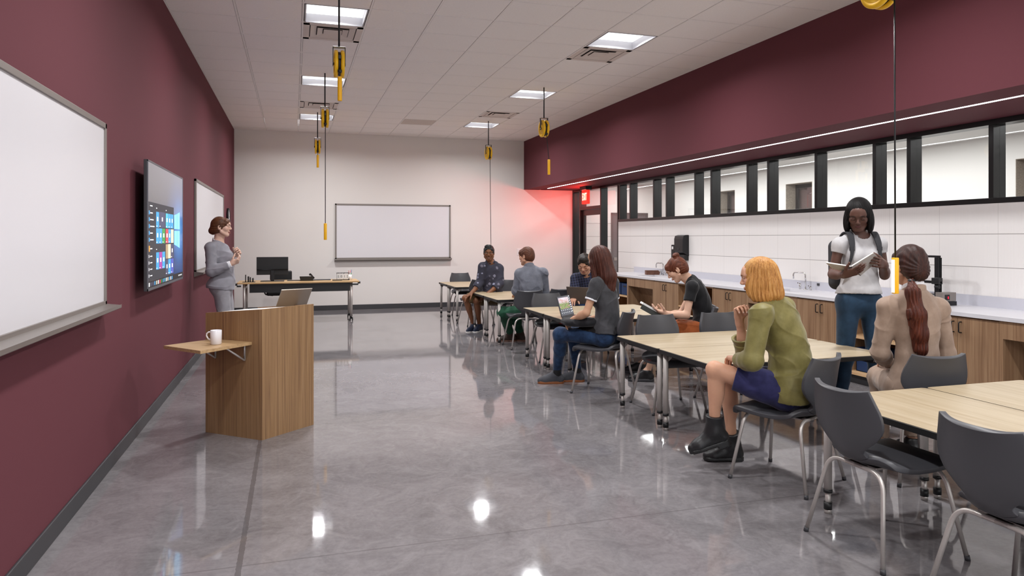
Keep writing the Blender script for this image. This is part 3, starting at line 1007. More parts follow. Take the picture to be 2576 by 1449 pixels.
# fold-out flap on two folding brackets
n_out = -u_mr
s0, s1, dep, zs = 0.075, 0.462, 0.43, 0.717
q = [Lc + u_lm * s0 + n_out * 0.002, Lc + u_lm * s1 + n_out * 0.002, Lc + u_lm * (s1 + 0.03) + n_out * (dep + 0.03), Lc + u_lm * (s0 - 0.02) + n_out * (dep - 0.03)]
q[2] = Lc + u_lm * 0.4985 + n_out * 0.464; q[3] = Lc + u_lm * 0.062 + n_out * 0.395
fl = MB().add([(p.x, p.y, zs) for p in q] + [(p.x, p.y, zs - 0.022) for p in q], [(3, 2, 1, 0), (4, 5, 6, 7), (0, 1, 5, 4), (1, 2, 6, 5), (2, 3, 7, 6), (3, 0, 4, 7)]).build('flap_shelf', 'lecshelf', lec)
for s in (0.11, 0.40):
    p = Lc + u_lm * s + n_out * 0.008
    pz = Vector((p.x, p.y, zs - 0.024)); pb = Vector((p.x, p.y, zs - 0.14)); po = pz + n_out * 0.17
    MB().tube(arc_path([po, pb, pz, po - n_out * 0.01], 0.004, 2), 0.0075, 8).build('folding_bracket', 'tube', fl)
# things on the lectern
mug = empty('mug', (0.597, 5.532, zs), 0, 'white mug on the lectern side shelf', 'mug')
MB().lathe([(0.0, 0.0), (0.034, 0.0), (0.0385, 0.004), (0.0395, 0.1), (0.0375, 0.102), (0.0355, 0.1), (0.0345, 0.012), (0, 0.010)], seg=32).build('cup', 'ceramic', mug)
hd = (-at(600, 800, 1.0) + at(500, 800, 1.0)).normalized()
MB().tube([Vector((0, 0, 0.086)) + hd * 0.037, Vector((0, 0, 0.088)) + hd * 0.052, Vector((0, 0, 0.078)) + hd * 0.066, Vector((0, 0, 0.062)) + hd * 0.069, Vector((0, 0, 0.044)) + hd * 0.06, Vector((0, 0, 0.026)) + hd * 0.037], 0.0055, 10).build('handle', 'ceramic', mug)


def lec_top(s, t):
    """a place on the slanted top: s from the teacher's edge to the front, t across"""
    p = Lc + u_lm * (s * (Mc - Lc).length) + u_mr * (t * (Rc - Mc).length)
    return Vector((p.x, p.y, ZL - dz + s * (ZM - ZL)))


pap = [lec_top(0.2, 0.1), lec_top(0.93, 0.1), lec_top(0.93, 0.52), lec_top(0.2, 0.52)]
tag(MB().add([p + Vector((0, 0, 0.001)) for p in pap] + [p + Vector((0, 0, 0.013)) for p in pap], [(3, 2, 1, 0), (4, 5, 6, 7), (0, 1, 5, 4), (1, 2, 6, 5), (2, 3, 7, 6), (3, 0, 4, 7)]).build('paper_stack', 'paper'),
    'white stack of paper lying on the slanted lectern top', 'paper')


def laptop(name, label, cat, base_c, wdir, tilt, w, dpt, h, body='dgrey', scr=None, lid_extra=None, base=True, z=None, t=0.012):
    """local frame: x across, y from the hinge to the user, z up"""
    x = Vector(wdir).normalized(); y = Vector((x.y, -x.x, 0)); zz = Vector((0, 0, 1))
    m = Matrix((x, y, zz)).transposed().to_4x4(); m.translation = Vector(base_c)
    r = empty(name, (0, 0, 0), 0, label, cat)
    r.matrix_world = m
    if base:
        b = MB().prism(rrect(-w / 2, 0, w / 2, dpt, 0.01), 0, t).build('base', body, r, 0.002)
        MB().box((-w / 2 + 0.03, 0.02, t), (w / 2 - 0.03, dpt * 0.55, t + 0.0015)).build('keyboard', 'black', b)
        MB().box((-0.05, dpt * 0.62, t), (0.05, dpt * 0.93, t + 0.001)).build('touchpad', 'dgrey', b)
    ca, sa = math.cos(tilt), math.sin(tilt)
    L = Matrix(((1, 0, 0, 0), (0, ca, -sa, 0), (0, sa, ca, t), (0, 0, 0, 1)))
    ld = MB().prism(rrect(-w / 2, -0.004, w / 2, 0.004, 0.0035, 2), 0.0, h, L).build('lid', body, r)
    if scr:
        MB().box((-w / 2 + 0.008, 0.0042, 0.012), (w / 2 - 0.008, 0.0052, h - 0.008), L).build('screen', scr, ld)
        if lid_extra: lid_extra(ld, L, w, h)
    return r


tab_x = Vector((-0.9, -0.43, 0))
laptop('tablet_computer', 'silver tablet computer propped up on the lectern top, seen from behind', 'tablet', (1.115, 5.965, ZM - 0.022), tab_x, math.radians(36), 0.26, 0.17, 0.175, plain('tablet_silver', '9c9288', 0.4, 0.5), 'black_g', base=False, t=0.0)

# ================================================================ teacher's desk and what is on it
DZ = 0.715
dk = empty('desk', (0, 0, 0), 0, 'long wood topped desk with black modesty panel by the back wall', 'desk')
MB().prism(rrect(0.2, 13.02, 2.26, 13.74, 0.02), DZ - 0.026, DZ).build('desktop', 'deskwood', dk, 0.003)
MB().box((0.40, 13.085, 0.535), (2.10, 13.10, DZ - 0.028)).build('modesty_panel', 'black', dk)
for x in (0.315, 2.125):
    for y in (13.10, 13.66):
        lg = MB().cyl((x, y, 0.075), (x, y, DZ - 0.026), 0.023, seg=20).build('leg', 'tube', dk)
        cs = MB()
        for k in (-1, 1): cs.cyl((x + k * 0.02 - 0.008, y, 0.03), (x + k * 0.02 + 0.008, y, 0.03), 0.03, seg=20)
        cs.cyl((x, y, 0.03), (x, y, 0.08), 0.012)
        cs.build('caster', 'black', lg)
    MB().box((x - 0.02, 13.10, 0.60), (x + 0.02, 13.66, 0.64)).build('side_rail', 'alu', dk)
    k = -1 if x < 1 else 1
    MB().cyl((x + k * 0.11, 13.06, DZ - 0.03), (x + k * 0.155, 13.06, DZ - 0.03), 0.02).box((x + k * 0.02 - 0.03, 13.05, DZ - 0.075), (x + k * 0.09 + 0.03 * k, 13.09, DZ - 0.05)).build('tilt_lever', 'black', dk)

r = empty('monitor', (0.77, 13.36, DZ), 0, 'black computer monitor seen from behind on the desk by the back wall', 'monitor')
MB().box((-0.268, -0.008, 0.115), (0.268, 0.02, 0.432)).build('back_shell', 'black', r, 0.004)
MB().box((-0.262, 0.019, 0.121), (0.262, 0.0215, 0.426)).build('screen', 'black_g', r)
MB().box((-0.03, -0.05, 0.01), (0.03, -0.012, 0.19)).build('stand_neck', 'black_s', r, 0.004)
MB().box((-0.26, -0.045, 0.20), (0.26, -0.008, 0.22)).build('lower_band', 'black_g', r)
MB().box((-0.2, -0.13, 0.0), (0.2, 0.1, 0.012)).build('foot', 'black_s', r, 0.004)
r = empty('desk_phone', (1.36, 13.35, DZ), 0, 'black desk phone with raised handset on the desk', 'phone')
MB().add([(-0.11, -0.08, 0), (0.11, -0.08, 0), (0.11, 0.1, 0), (-0.11, 0.1, 0), (-0.13, -0.09, 0.085), (0.10, -0.09, 0.085), (0.09, 0.09, 0.03), (-0.12, 0.09, 0.03)],
         [(3, 2, 1, 0), (4, 5, 6, 7), (0, 1, 5, 4), (1, 2, 6, 5), (2, 3, 7, 6), (3, 0, 4, 7)]).build('base', 'black', r, 0.006)
MB().tube([(0.055, -0.09, 0.115), (0.075, -0.04, 0.105), (0.10, 0.04, 0.07), (0.115, 0.09, 0.045)], [0.022, 0.014, 0.014, 0.022], 12).build('handset', 'black', r)
tag(MB().box((1.02, 13.33, DZ), (1.26, 13.46, DZ + 0.014)).build('keyboard', 'dgrey', None, 0.003), 'flat dark keyboard on the desk left of the phone', 'keyboard')
tag(MB().box((1.47, 13.34, DZ), (1.78, 13.5, DZ + 0.016)).build('laptop_closed', 'dgrey', None, 0.004), 'closed dark grey laptop on the desk right of the phone', 'laptop')
tag(MB().box((1.80, 13.2, DZ), (1.97, 13.29, DZ + 0.017)).build('notebook', 'black', None, 0.003), 'small black notebook lying near the right end of the desk', 'notebook')
r = empty('document_holder', (0.40, 13.2, DZ), 0, 'black upright organiser at the left end of the desk', 'organiser')
MB().box((-0.12, -0.07, 0), (0.09, 0.07, 0.006)).build('tray', 'black', r)
for x, h, w in ((-0.075, 0.13, 0.012), (-0.035, 0.1, 0.022), (0.0, 0.085, 0.016), (0.04, 0.07, 0.022)):
    MB().box((x, -0.06, 0.005), (x + w, 0.06, h)).build('divider', 'black', r, 0.004)
r = empty('flip_calendar', (1.985, 13.33, DZ), 0, 'desk flip calendar with hanging white cards at the right end of the desk', 'calendar')
MB().box((-0.115, -0.05, 0), (0.125, 0.05, 0.012)).build('base', 'black', r, 0.003)
MB().cyl((-0.10, 0.0, 0.01), (-0.10, 0.0, 0.13), 0.003).cyl((0.02, 0, 0.01), (0.02, 0, 0.13), 0.003).box((-0.11, -0.006, 0.126), (0.125, 0.006, 0.136)).build('stand', 'black', r)
for k, tx_ in enumerate(('', '0', '1', '')):
    x = -0.075 + k * 0.054
    cd = MB().prism(rrect(x - 0.024, 0.028, x + 0.024, 0.112, 0.008), -0.002, 0.002, Matrix(((1, 0, 0, 0), (0, 0, -1, -0.012), (0, 1, 0, 0), (0, 0, 0, 1)))).build('card', 'white_p', r)
    MB().tube([(x - 0.008, -0.012, 0.108), (x - 0.008, -0.004, 0.138), (x + 0.008, -0.004, 0.138), (x + 0.008, -0.012, 0.108)], 0.0015, 6).build('ring', 'black', cd)
    if tx_:
        text_obj('numeral', tx_, 0.062, 'black', Matrix(((1, 0, 0, x), (0, 0, -1, -0.0145), (0, 1, 0, 0.068), (0, 0, 0, 1))), cd)
    else:
        mb = MB()
        for q_ in range(3): mb.box((x - 0.008, -0.0155, 0.048 + q_ * 0.018), (x + 0.008, -0.014, 0.056 + q_ * 0.018))
        mb.build('print', 'dgrey', cd)
r = empty('pen_cup', (2.12, 13.35, DZ), 0, 'pale pen cup beside the flip calendar', 'pen cup')
MB().lathe([(0.0, 0.0), (0.034, 0.0), (0.034, 0.1), (0.031, 0.1), (0.031, 0.008), (0, 0.008)]).build('cup', 'white_p', r)
for i, (dx, c, lab) in enumerate(((-0.016, 'a8302c', 'dark red pen leaning in the pale pen cup'), (0.006, 'e06a62', 'coral pen standing in the pale pen cup'), (0.018, '2d3f9a', 'blue pen standing in the pale pen cup'))):
    p = empty('pen', (2.12 + dx, 13.35, DZ + 0.01), 0, lab, 'pen')
    MB().cyl((0, 0, 0), (dx * 0.5, 0, 0.165 + 0.006 * i), 0.0045, seg=10).build('barrel', plain('pen_%d' % i, c, 0.35), p)
    MB().cyl((dx * 0.28, 0, 0.09), (dx * 0.36, 0, 0.12), 0.0062, seg=10).build('grip', plain('pen_grip_%d' % i, ('802420', 'd8d8d8', '3aa04a')[i], 0.4), p)

oc = empty('office_chair', (0.90, 14.02, 0), 0, 'black swivel office chair behind the desk, mostly hidden by it', 'office chair')
MB().box((-0.25, -0.24, 0.42), (0.25, 0.24, 0.50)).build('seat', 'black', oc, 0.035, 4)
MB().box((-0.2, 0.22, 0.55), (0.2, 0.27, 0.86)).build('backrest', 'black', oc, 0.025, 4)
MB().tube([(0, 0.1, 0.42), (0, 0.26, 0.42), (0, 0.285, 0.5), (0, 0.27, 0.6)], 0.02, 8).build('back_post', 'black', oc)
for k in (-1, 1):
    MB().tube(arc_path([(k * 0.14, 0.0, 0.41), (k * 0.28, 0, 0.43), (k * 0.30, 0, 0.62), (k * 0.30, 0.12, 0.63), (k * 0.30, -0.12, 0.63)], 0.04), 0.013, 8).build('armrest', 'black', oc)
MB().cyl((0, 0, 0.1), (0, 0, 0.42), 0.025).build('gas_post', 'black_s', oc)
for k in range(5):
    a = k * 2 * PI / 5
    p = (0.28 * math.cos(a), 0.28 * math.sin(a), 0.07)
    sp_ = MB().tube([(0, 0, 0.11), p], [0.022, 0.014], 8).build('base_arm', 'black_s', oc)
    MB().cyl((p[0], p[1] - 0.012, 0.028), (p[0], p[1] + 0.012, 0.028), 0.028).build('caster', 'black', sp_)

# ================================================================ counter run
WC = WX - 0.003
CX, CF, CZ = 6.545, 6.562, 0.853
CE = 12.0
sinks = [(6.72, 7.06, 6.93, 7.47), (6.72, 7.06, 10.42, 10.96)]
ct = empty('countertop', (0, 0, 0), 0, 'long pale worktop with backsplash along the tiled wall', 'worktop')
mb = MB()
prev = 1.2
for (sx0, sx1, sy0, sy1) in sinks:
    mb.box((CX, prev, CZ - 0.033), (WC, sy0, CZ)).box((CX, sy0, CZ - 0.033), (sx0, sy1, CZ)).box((sx1, sy0, CZ - 0.033), (WC, sy1, CZ))
    prev = sy1
mb.box((CX, prev, CZ - 0.033), (WC, CE, CZ))
mb.build('slab', 'counter', ct)
box_obj('backsplash', (WC - 0.02, 1.2, CZ), (WC, CE, CZ + 0.1), 'splash', ct)
for i, (sx0, sx1, sy0, sy1) in enumerate(sinks):
    r = empty('sink', (0, 0, 0), 0, ('undermounted white sink in the worktop behind the blonde woman', 'far white sink in the worktop beside the walnut box')[i], 'sink', 'sinks in the worktop')
    mb = MB()
    b = 0.012
    mb.box((sx0 - b, sy0 - b, CZ - 0.2), (sx0, sy1 + b, CZ - 0.034)).box((sx1, sy0 - b, CZ - 0.2), (sx1 + b, sy1 + b, CZ - 0.034))
    mb.box((sx0, sy0 - b, CZ - 0.2), (sx1, sy0, CZ - 0.034)).box((sx0, sy1, CZ - 0.2), (sx1, sy1 + b, CZ - 0.034)).box((sx0, sy0, CZ - 0.2), (sx1, sy1, CZ - 0.188))
    mb.build('basin', 'ceramic', r)
    MB().lathe([(0.0, 0.0), (0.03, 0.0), (0.032, 0.004), (0, 0.004)], ((sx0 + sx1) / 2, (sy0 + sy1) / 2, CZ - 0.188)).build('drain', 'chrome', r)
for i, fy in enumerate((7.25, 10.75)):
    r = empty('faucet', (7.115, fy, CZ), 0, ('chrome gooseneck tap on the worktop behind the blonde woman', 'far chrome gooseneck tap by the walnut box')[i], 'tap', 'gooseneck taps on the worktop')
    MB().lathe([(0.0, 0.0), (0.024, 0.0), (0.024, 0.006), (0.014, 0.014), (0.0, 0.014)]).build('base', 'chrome', r)
    MB().tube(arc_path([(0, 0, 0.01), (0, 0, 0.205), (-0.02, 0.085, 0.205), (-0.04, 0.17, 0.205), (-0.04, 0.17, 0.125)], 0.07, 8), 0.009, 12).build('spout', 'chrome', r)
    for k, h in ((0.10, 0.075), (-0.09, 0.05)):
        MB().cyl((0, k, 0), (0, k, h), 0.013).tube([(0, k, h - 0.008), (-0.05, k - 0.02, h + 0.004)], 0.006, 8).build('handle', 'chrome', r)
tag(MB().box((WC - 0.028, 7.10, CZ + 0.055), (WC - 0.02, 7.14, CZ + 0.085)).build('wall_button', 'dgrey', None, 0.002), 'tiny dark square button on the backsplash right of the near tap', 'button')


def cabinet(y0, y1, kind, label):
    """kind: doors, open, knee"""
    nm = {'doors': 'base_cabinet', 'open': 'open_cabinet', 'knee': 'knee_hole_unit'}[kind]
    r = empty(nm, (0, 0, 0), 0, label, {'doors': 'cabinet', 'open': 'open shelf cabinet', 'knee': 'knee space panel'}[kind], 'oak units under the worktop')
    t = 0.02
    top = CZ - 0.034
    g = 0.0008
    y0, y1 = y0 + g, y1 - g
    if kind != 'knee':
        MB().box((CF + 0.07, y0, 0.0), (WC, y1, 0.1)).build('toe_kick', 'base', r)
    if kind == 'doors':
        MB().box((CF + 0.021, y0, 0.1), (WC, y1, top)).build('carcass', 'cabwood', r)
        ym = (y0 + y1) / 2
        for a, b, hy in ((y0 + 0.001, ym - 0.0015, ym - 0.035), (ym + 0.0015, y1 - 0.001, ym + 0.035)):
            d = MB().box((CF, a, 0.102), (CF + 0.02, b, top - 0.012)).build('door', 'cabwood', r, 0.001, 1)
            MB().tube(arc_path([(CF, hy, 0.77), (CF - 0.03, hy, 0.77), (CF - 0.03, hy, 0.68), (CF, hy, 0.68)], 0.014, 4), 0.0048, 8).build('handle', 'black_s', d)
    elif kind == 'open':
        MB().box((CF, y0, 0.1), (WC, y0 + t, top)).box((CF, y1 - t, 0.1), (WC, y1, top)).box((CF, y0 + t, top - t), (WC, y1 - t, top)).build('carcass', 'cabwood', r)
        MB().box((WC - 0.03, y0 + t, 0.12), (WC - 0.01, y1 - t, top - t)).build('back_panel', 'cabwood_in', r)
        MB().box((CF, y0 + t, 0.1), (WC - 0.03, y1 - t, 0.128)).build('bottom_shelf', 'shelfwood', r)
        MB().box((CF + 0.004, y0 + t, 0.472), (WC - 0.03, y1 - t, 0.496)).build('shelf', 'shelfwood', r)
    else:
        MB().box((CF, y0, 0.0), (WC, y0 + 0.03, top)).build('side_panel', 'cabwood', r)
        MB().box((CF, y1 - 0.03, 0.0), (WC, y1, top)).build('side_panel', 'cabwood', r)
        MB().box((CF, y0 + 0.03, 0.675), (CF + 0.02, y1 - 0.03, top)).build('apron', 'cabwood', r)
        # raked panel hiding the pipes
        a0 = [(CF + 0.16, y0 + 0.03, 0.675), (CF + 0.5, y0 + 0.03, 0.1), (CF + 0.5, y0 + 0.03, 0.0), (CF + 0.52, y0 + 0.03, 0.0), (CF + 0.52, y0 + 0.03, 0.11), (CF + 0.18, y0 + 0.03, 0.69)]
        m = len(a0)
        MB().add(a0 + [(x, y1 - 0.03, z) for x, y, z in a0], [tuple(range(m))[::-1], tuple(range(m, 2 * m))] + [(i, (i + 1) % m, m + (i + 1) % m, m + i) for i in range(m)]).build('raked_panel', 'cabwood', r)
    return r


cabinet(10.98, 11.98, 'open', 'open oak cabinet at the far end of the worktop holding two navy bins')
cabinet(10.06, 10.98, 'knee', 'oak knee space under the far sink')
cabinet(9.33, 10.06, 'doors', 'two door oak cabinet just beyond the reading woman, with black handles')
cabinet(8.40, 9.33, 'open', 'open oak cabinet behind the reading woman in the black top')
cabinet(7.655, 8.40, 'doors', 'two door oak cabinet between the reading woman and the blonde woman')
cabinet(6.72, 7.655, 'knee', 'oak knee space under the near sink, behind the blonde woman')
cabinet(5.985, 6.72, 'doors', 'two door oak cabinet at the left of the standing woman with the notebook')
cabinet(5.065, 5.985, 'open', 'open oak cabinet behind the legs of the standing woman, one navy bin inside')
cabinet(4.315, 5.065, 'doors', 'two door oak cabinet at the right of the woman in the tan blazer')
cabinet(3.39, 4.315, 'knee', 'oak knee space cut by the right picture edge')


def fabric_bin(x, y, z, w, d, h, label):
    r = empty('storage_bin', (x, y, z), 0, label, 'bin', 'navy storage bins on the shelves')
    MB().box((0, 0, 0), (d, w, 0.006)).box((0, 0, 0), (0.006, w, h)).box((d - 0.006, 0, 0), (d, w, h)).box((0, 0, 0), (d, 0.006, h)).box((0, w - 0.006, 0), (d, w, h)).build('body', 'blue_bin', r)
    MB().box((-0.002, w * 0.3, h * 0.68), (0.0, w * 0.7, h * 0.80)).build('pull', 'black', r)
    return r


fabric_bin(6.62, 11.36, 0.4965, 0.25, 0.3, 0.2, 'left of the two navy fabric bins on the far open shelf')
fabric_bin(6.62, 11.075, 0.4965, 0.27, 0.3, 0.2, 'right of the two navy fabric bins on the far open shelf')
fabric_bin(6.64, 5.66, 0.1285, 0.26, 0.3, 0.24, 'navy bin on the bottom shelf behind the legs of the standing woman')

r = empty('wooden_box', (6.92, 10.98, CZ), 0, 'small walnut box on the worktop by the far sink', 'box')
r.rotation_euler = (0, 0, -0.25)
MB().box((0, 0, 0), (0.235, 0.12, 0.066)).build('body', 'walnut', r, 0.002)
MB().box((-0.002, -0.002, 0.067), (0.237, 0.122, 0.074)).build('lid', 'walnut', r, 0.002)

# dispensers
r = empty('towel_dispenser', (0, 0, 0), 0, 'black paper towel dispenser on the tile wall above the reading woman', 'towel dispenser')
ydA, ydB = 10.10, 10.375
p = [(WX, 1.19), (WX - 0.105, 1.25), (WX - 0.115, 1.27), (WX - 0.115, 1.47), (WX - 0.10, 1.52), (WX - 0.05, 1.535), (WX, 1.535)]
m = len(p)
MB().add([(x, ydA, z) for x, z in p] + [(x, ydB, z) for x, z in p], [tuple(range(m)), tuple(range(m, 2 * m))[::-1]] + [(i, m + i, m + (i + 1) % m, (i + 1) % m) for i in range(m)]).build('cover', 'black_s', r, 0.008)
MB().box((WX - 0.08, ydA + 0.01, 1.12), (WX, ydB - 0.01, 1.215)).build('outlet', 'black', r, 0.004)
MB().box((WX - 0.118, ydA + 0.11, 1.29), (WX - 0.113, ydB - 0.11, 1.32)).build('sensor', 'black_g', r)
r = empty('soap_dispenser', (0, 0, 0), 0, 'slim black soap dispenser left of the towel dispenser', 'soap dispenser')
MB().box((WX - 0.095, 10.40, 1.09), (WX, 10.51, 1.375)).build('cover', 'black_s', r, 0.015, 3)
MB().box((WX - 0.098, 10.43, 1.30), (WX - 0.093, 10.475, 1.345)).build('label_plate', 'white_p', r)
MB().cyl((WX - 0.06, 10.455, 1.07), (WX - 0.06, 10.455, 1.09), 0.012).build('nozzle', 'black', r)

# ================================================================ 3D printer on the worktop
pr = empty('desktop_printer', (6.97, 5.44, CZ), 0, 'black open frame 3D printer on the worktop behind the tan blazer woman', '3D printer')


def extr(a, b, wy=0.04, wx=0.02):
    a, b = Vector(a), Vector(b)
    lo = [min(a[i], b[i]) for i in range(3)]; hi = [max(a[i], b[i]) for i in range(3)]
    ax = max(range(3), key=lambda i: hi[i] - lo[i])
    o = [i for i in range(3) if i != ax]
    mb = MB()
    h = [wy / 2, wx / 2]
    # grooved bar: a core with two raised lips on each broad side
    l2, h2 = list(lo), list(hi)
    for k, i in enumerate(o): l2[i] = lo[i] - h[k] * 0.72; h2[i] = hi[i] + h[k] * 0.72
    mb.box(l2, h2)
    for s in (-1, 0, 1):
        l3, h3 = list(lo), list(hi)
        i, j = o
        l3[i] = lo[i] + s * h[0] * 0.84 - h[0] * 0.16; h3[i] = hi[i] + s * h[0] * 0.84 + h[0] * 0.16
        l3[j] = lo[j] - h[1]; h3[j] = hi[j] + h[1]
        mb.box(l3, h3)
    return mb


extr((0, -0.2, 0.03), (0, 0.2, 0.03), 0.04, 0.04).build('base_rail', 'black_s', pr)
extr((-0.2, 0, 0.05), (0.16, 0, 0.05), 0.05, 0.03).build('base_rail', 'black_s', pr)
for y in (-0.19, 0.19):
    extr((0, y, 0.05), (0, y, 0.445), 0.04, 0.045).build('upright', 'black_s', pr)
extr((0, -0.21, 0.455), (0, 0.21, 0.455), 0.02, 0.02).build('top_beam', 'black_s', pr)
ga = MB().box((-0.03, -0.24, 0.20), (-0.01, 0.2, 0.225)).build('cross_arm', 'black_s', pr, 0.003)
MB().cyl((-0.03, -0.235, 0.245), (-0.03, -0.19, 0.245), 0.016).cyl((-0.02, -0.22, 0.17), (-0.02, -0.18, 0.17), 0.02).box((-0.05, -0.24, 0.195), (0.0, -0.16, 0.255)).build('carriage', 'black', ga, 0.003)
MB().box((-0.08, 0.02, 0.17), (0.0, 0.09, 0.27)).box((-0.06, 0.0, 0.23), (-0.01, 0.06, 0.30)).cyl((-0.05, 0.05, 0.13), (-0.05, 0.05, 0.17), 0.012, 0.018).build('print_head', 'black', pr, 0.004)
MB().box((-0.19, -0.13, 0.085), (0.13, 0.13, 0.095)).build('print_bed', 'dgrey', pr, 0.003)
ps = MB().box((-0.10, -0.33, 0.045), (0.06, -0.25, 0.125)).build('power_supply', 'alu_d', pr, 0.002)
MB().box((-0.075, -0.333, 0.055), (-0.02, -0.329, 0.105)).build('switch_plate', 'black', ps)
MB().box((-0.045, -0.336, 0.066), (-0.034, -0.332, 0.09)).build('rocker', glow('red_switch', 'd8203a', 0.5), ps)
extr((-0.1, -0.29, 0.02), (0.09, -0.29, 0.02), 0.04, 0.04).build('foot_rail', 'black_s', pr)

# ================================================================ cord reels hanging from the ceiling
def cord_reel(x, y, wheel_bottom, handle_top, label, dx=0.02, lens=False):
    r = empty('cord_reel', (x, y, 0), 0, label, 'cord reel', 'yellow cord reels hanging from the ceiling')
    R = 0.122
    zc = wheel_bottom + R
    zb = zc + R + 0.03
    MB().cyl((0, 0, zb), (0, 0, CEIL - 0.001), 0.0085, seg=12).build('hanger_rod', 'black', r)
    w = 0.05
    MB().box((-w - 0.006, -0.03, zb - 0.006), (w + 0.006, 0.03, zb)).box((-w - 0.006, -0.022, zc - 0.02), (-w, 0.022, zb)).box((w, -0.022, zc - 0.02), (w + 0.006, 0.022, zb)).build('yoke', 'black_s', r, 0.002)
    MB().cyl((-w - 0.008, 0, zc), (w + 0.008, 0, zc), 0.012).build('axle', 'chrome', r)
    for s in (-1, 1):
        MB().lathe([(0.0, s * 0.044), (0.045, s * 0.044), (0.05, s * 0.038), (0.088, s * 0.036), (0.094, s * 0.044), (R - 0.006, s * 0.044), (R, s * 0.038), (R, s * 0.018), (R - 0.01, s * 0.012), (0.0, s * 0.012)], (0, 0, zc), 'X', 44).build('side_disc', 'yellow', r)
    MB().lathe([(0.0, -0.0125), (R - 0.016, -0.0125), (R - 0.016, 0.0125), (0.0, 0.0125)], (0, 0, zc), 'X', 40).build('cord_coil', 'black', r)
    by = -R * 0.72
    MB().box((-0.011, -R - 0.004, zc + 0.02), (0.011, -R + 0.02, zc + 0.05)).lathe([(0.0, -0.02), (0.016, -0.014), (0.02, 0.0), (0.016, 0.014), (0.0, 0.02)], (0, by - 0.02, zc - R * 0.72), 'Z', 16).build('cord_guide', 'black', r)
    yc = by - 0.02
    zt = zc - R * 0.72
    MB().cyl((dx * 0.3, yc, handle_top - 0.002), (0, yc, zt), 0.005, seg=10).build('cord', 'black', r)
    h = MB().cyl((dx * 0.3, yc, handle_top - 0.215), (dx * 0.3, yc, handle_top), 0.0195, seg=20).build('hand_lamp', 'yellow_d', r, 0.003)
    if lens:
        MB().box((dx * 0.3 - 0.0225, yc - 0.012, handle_top - 0.208), (dx * 0.3 - 0.0165, yc + 0.006, handle_top - 0.012)).build('lamp_window', glow('lamp_window', 'ffffff', 0.7), h)
    return r


cord_reel(1.524, 6.58, 2.93, 2.915, 'largest yellow cord reel, nearest on the left, with its lamp pulled right up', 0.0)
cord_reel(1.524, 9.62, 2.93, 1.675, 'yellow cord reel on the left, its long cord and lamp before the back wall', 0.0)
cord_reel(1.524, 12.645, 2.93, 2.90, 'smallest yellow cord reel, farthest on the left row', 0.0)
cord_reel(1.524, 3.53, 2.93, 2.86, 'yellow lamp of a cord reel just peeping in at the top picture edge', 0.0)
cord_reel(4.565, 9.61, 2.93, 2.60, 'yellow cord reel on the right row against the maroon soffit, lamp on a short cord', 0.12)
cord_reel(4.571, 12.675, 2.93, 1.32, 'yellow cord reel on the right row before the white back wall', 0.06)
cord_reel(4.57, 3.5, 2.89, 1.366, 'yellow cord reel at the top right edge, its lamp hanging beside the tan blazer woman', 0.02, True)

# ================================================================ laptops on the tables
def pic_mat():
    t = NT('picture_on_screen')
    v = t.coord((1, 1, 1), out='Generated')
    n = t.noise(v, 3.2, 5, 0.6, 1.5)
    sep = t.node('ShaderNodeSeparateXYZ'); t.link(v, sep.inputs[0])
    top = t.ramp(n, [(0.35, 'c9825e'), (0.5, 'e0cfd8'), (0.62, 'e8e0ea')])
    low = t.ramp(n, [(0.36, '4d5a3a'), (0.47, '8fb05a'), (0.56, '9a7468'), (0.66, 'caa79a')])
    c = t.mix(t.math('SMOOTH_MIN', t.math('MULTIPLY_ADD', sep.outputs['Z'], 5.0, -2.2), 1.0, 0.1), low, top)
    t.set(Base_Color=(0.01, 0.01, 0.01), Roughness=0.2)
    t.link(c, t.p.inputs['Emission Color'])
    t.p.inputs['Emission Strength'].default_value = 0.9
    return t.m


M['picture'] = pic_mat()
M['ui'] = glow('screen_ui', '4a4d55', 0.8)


def ui(ld, L, w, h):
    MB().box((-w / 2 + 0.02, 0.0054, h * 0.36), (w / 2 - 0.055, 0.006, h - 0.02), L).build('picture', 'picture', ld)
    mb = MB()
    for j in range(2):
        for i in range(6): mb.box((-w / 2 + 0.03 + i * 0.047, 0.0054, 0.035 + j * 0.03), (-w / 2 + 0.04 + i * 0.047, 0.006, 0.043 + j * 0.03), L)
    for i in range(8): mb.box((w / 2 - 0.04, 0.0054, 0.04 + i * 0.024), (w / 2 - 0.02, 0.006, 0.048 + i * 0.024), L)
    mb.build('toolbar', SCR['white'], ld)


laptop('laptop', 'dark laptop with a lit picture on screen, beside the woman in jeans', 'laptop', (3.985, 7.215, TZ), (0.72, 0.69, 0), math.radians(16), 0.325, 0.225, 0.225, 'dgrey', 'ui', ui)
laptop('laptop', 'bronze grey laptop seen from behind, open on the lap of the plaid shirt man', 'laptop', (4.665, 8.53, 0.632), (-0.62, 0.78, 0), math.radians(14), 0.33, 0.22, 0.215, plain('bronze_grey_lid', '5c524b', 0.5, 0.3, noise=0.1, nscale=400), 'black_g')
# ================================================================ people: smooth bodies grown from joints
A = lambda *v: np.array(v if len(v) > 1 else v[0], dtype=np.float64)


def nrm(v):
    v = np.asarray(v, float)
    return v / (np.linalg.norm(v) + 1e-12)


class Fr:
    """a local frame: o origin, columns right / forward / up, s scale"""
    def __init__(self, o, fwd, up, s=1.0):
        self.o = A(o); self.s = s
        f = nrm(fwd); u = nrm(up); u = nrm(u - f * f.dot(u))
        self.R = np.stack([np.cross(f, u), f, u], 1)

    def p(self, x, y, z): return self.o + self.R @ (np.array([x, y, z]) * self.s)
    def d(self, x, y, z): return self.R @ np.array([x, y, z], float)
    def loc(self, P): return (P - self.o) @ self.R / self.s


def bound(f, c, r):
    f.bs = (A(c), float(r))
    return f


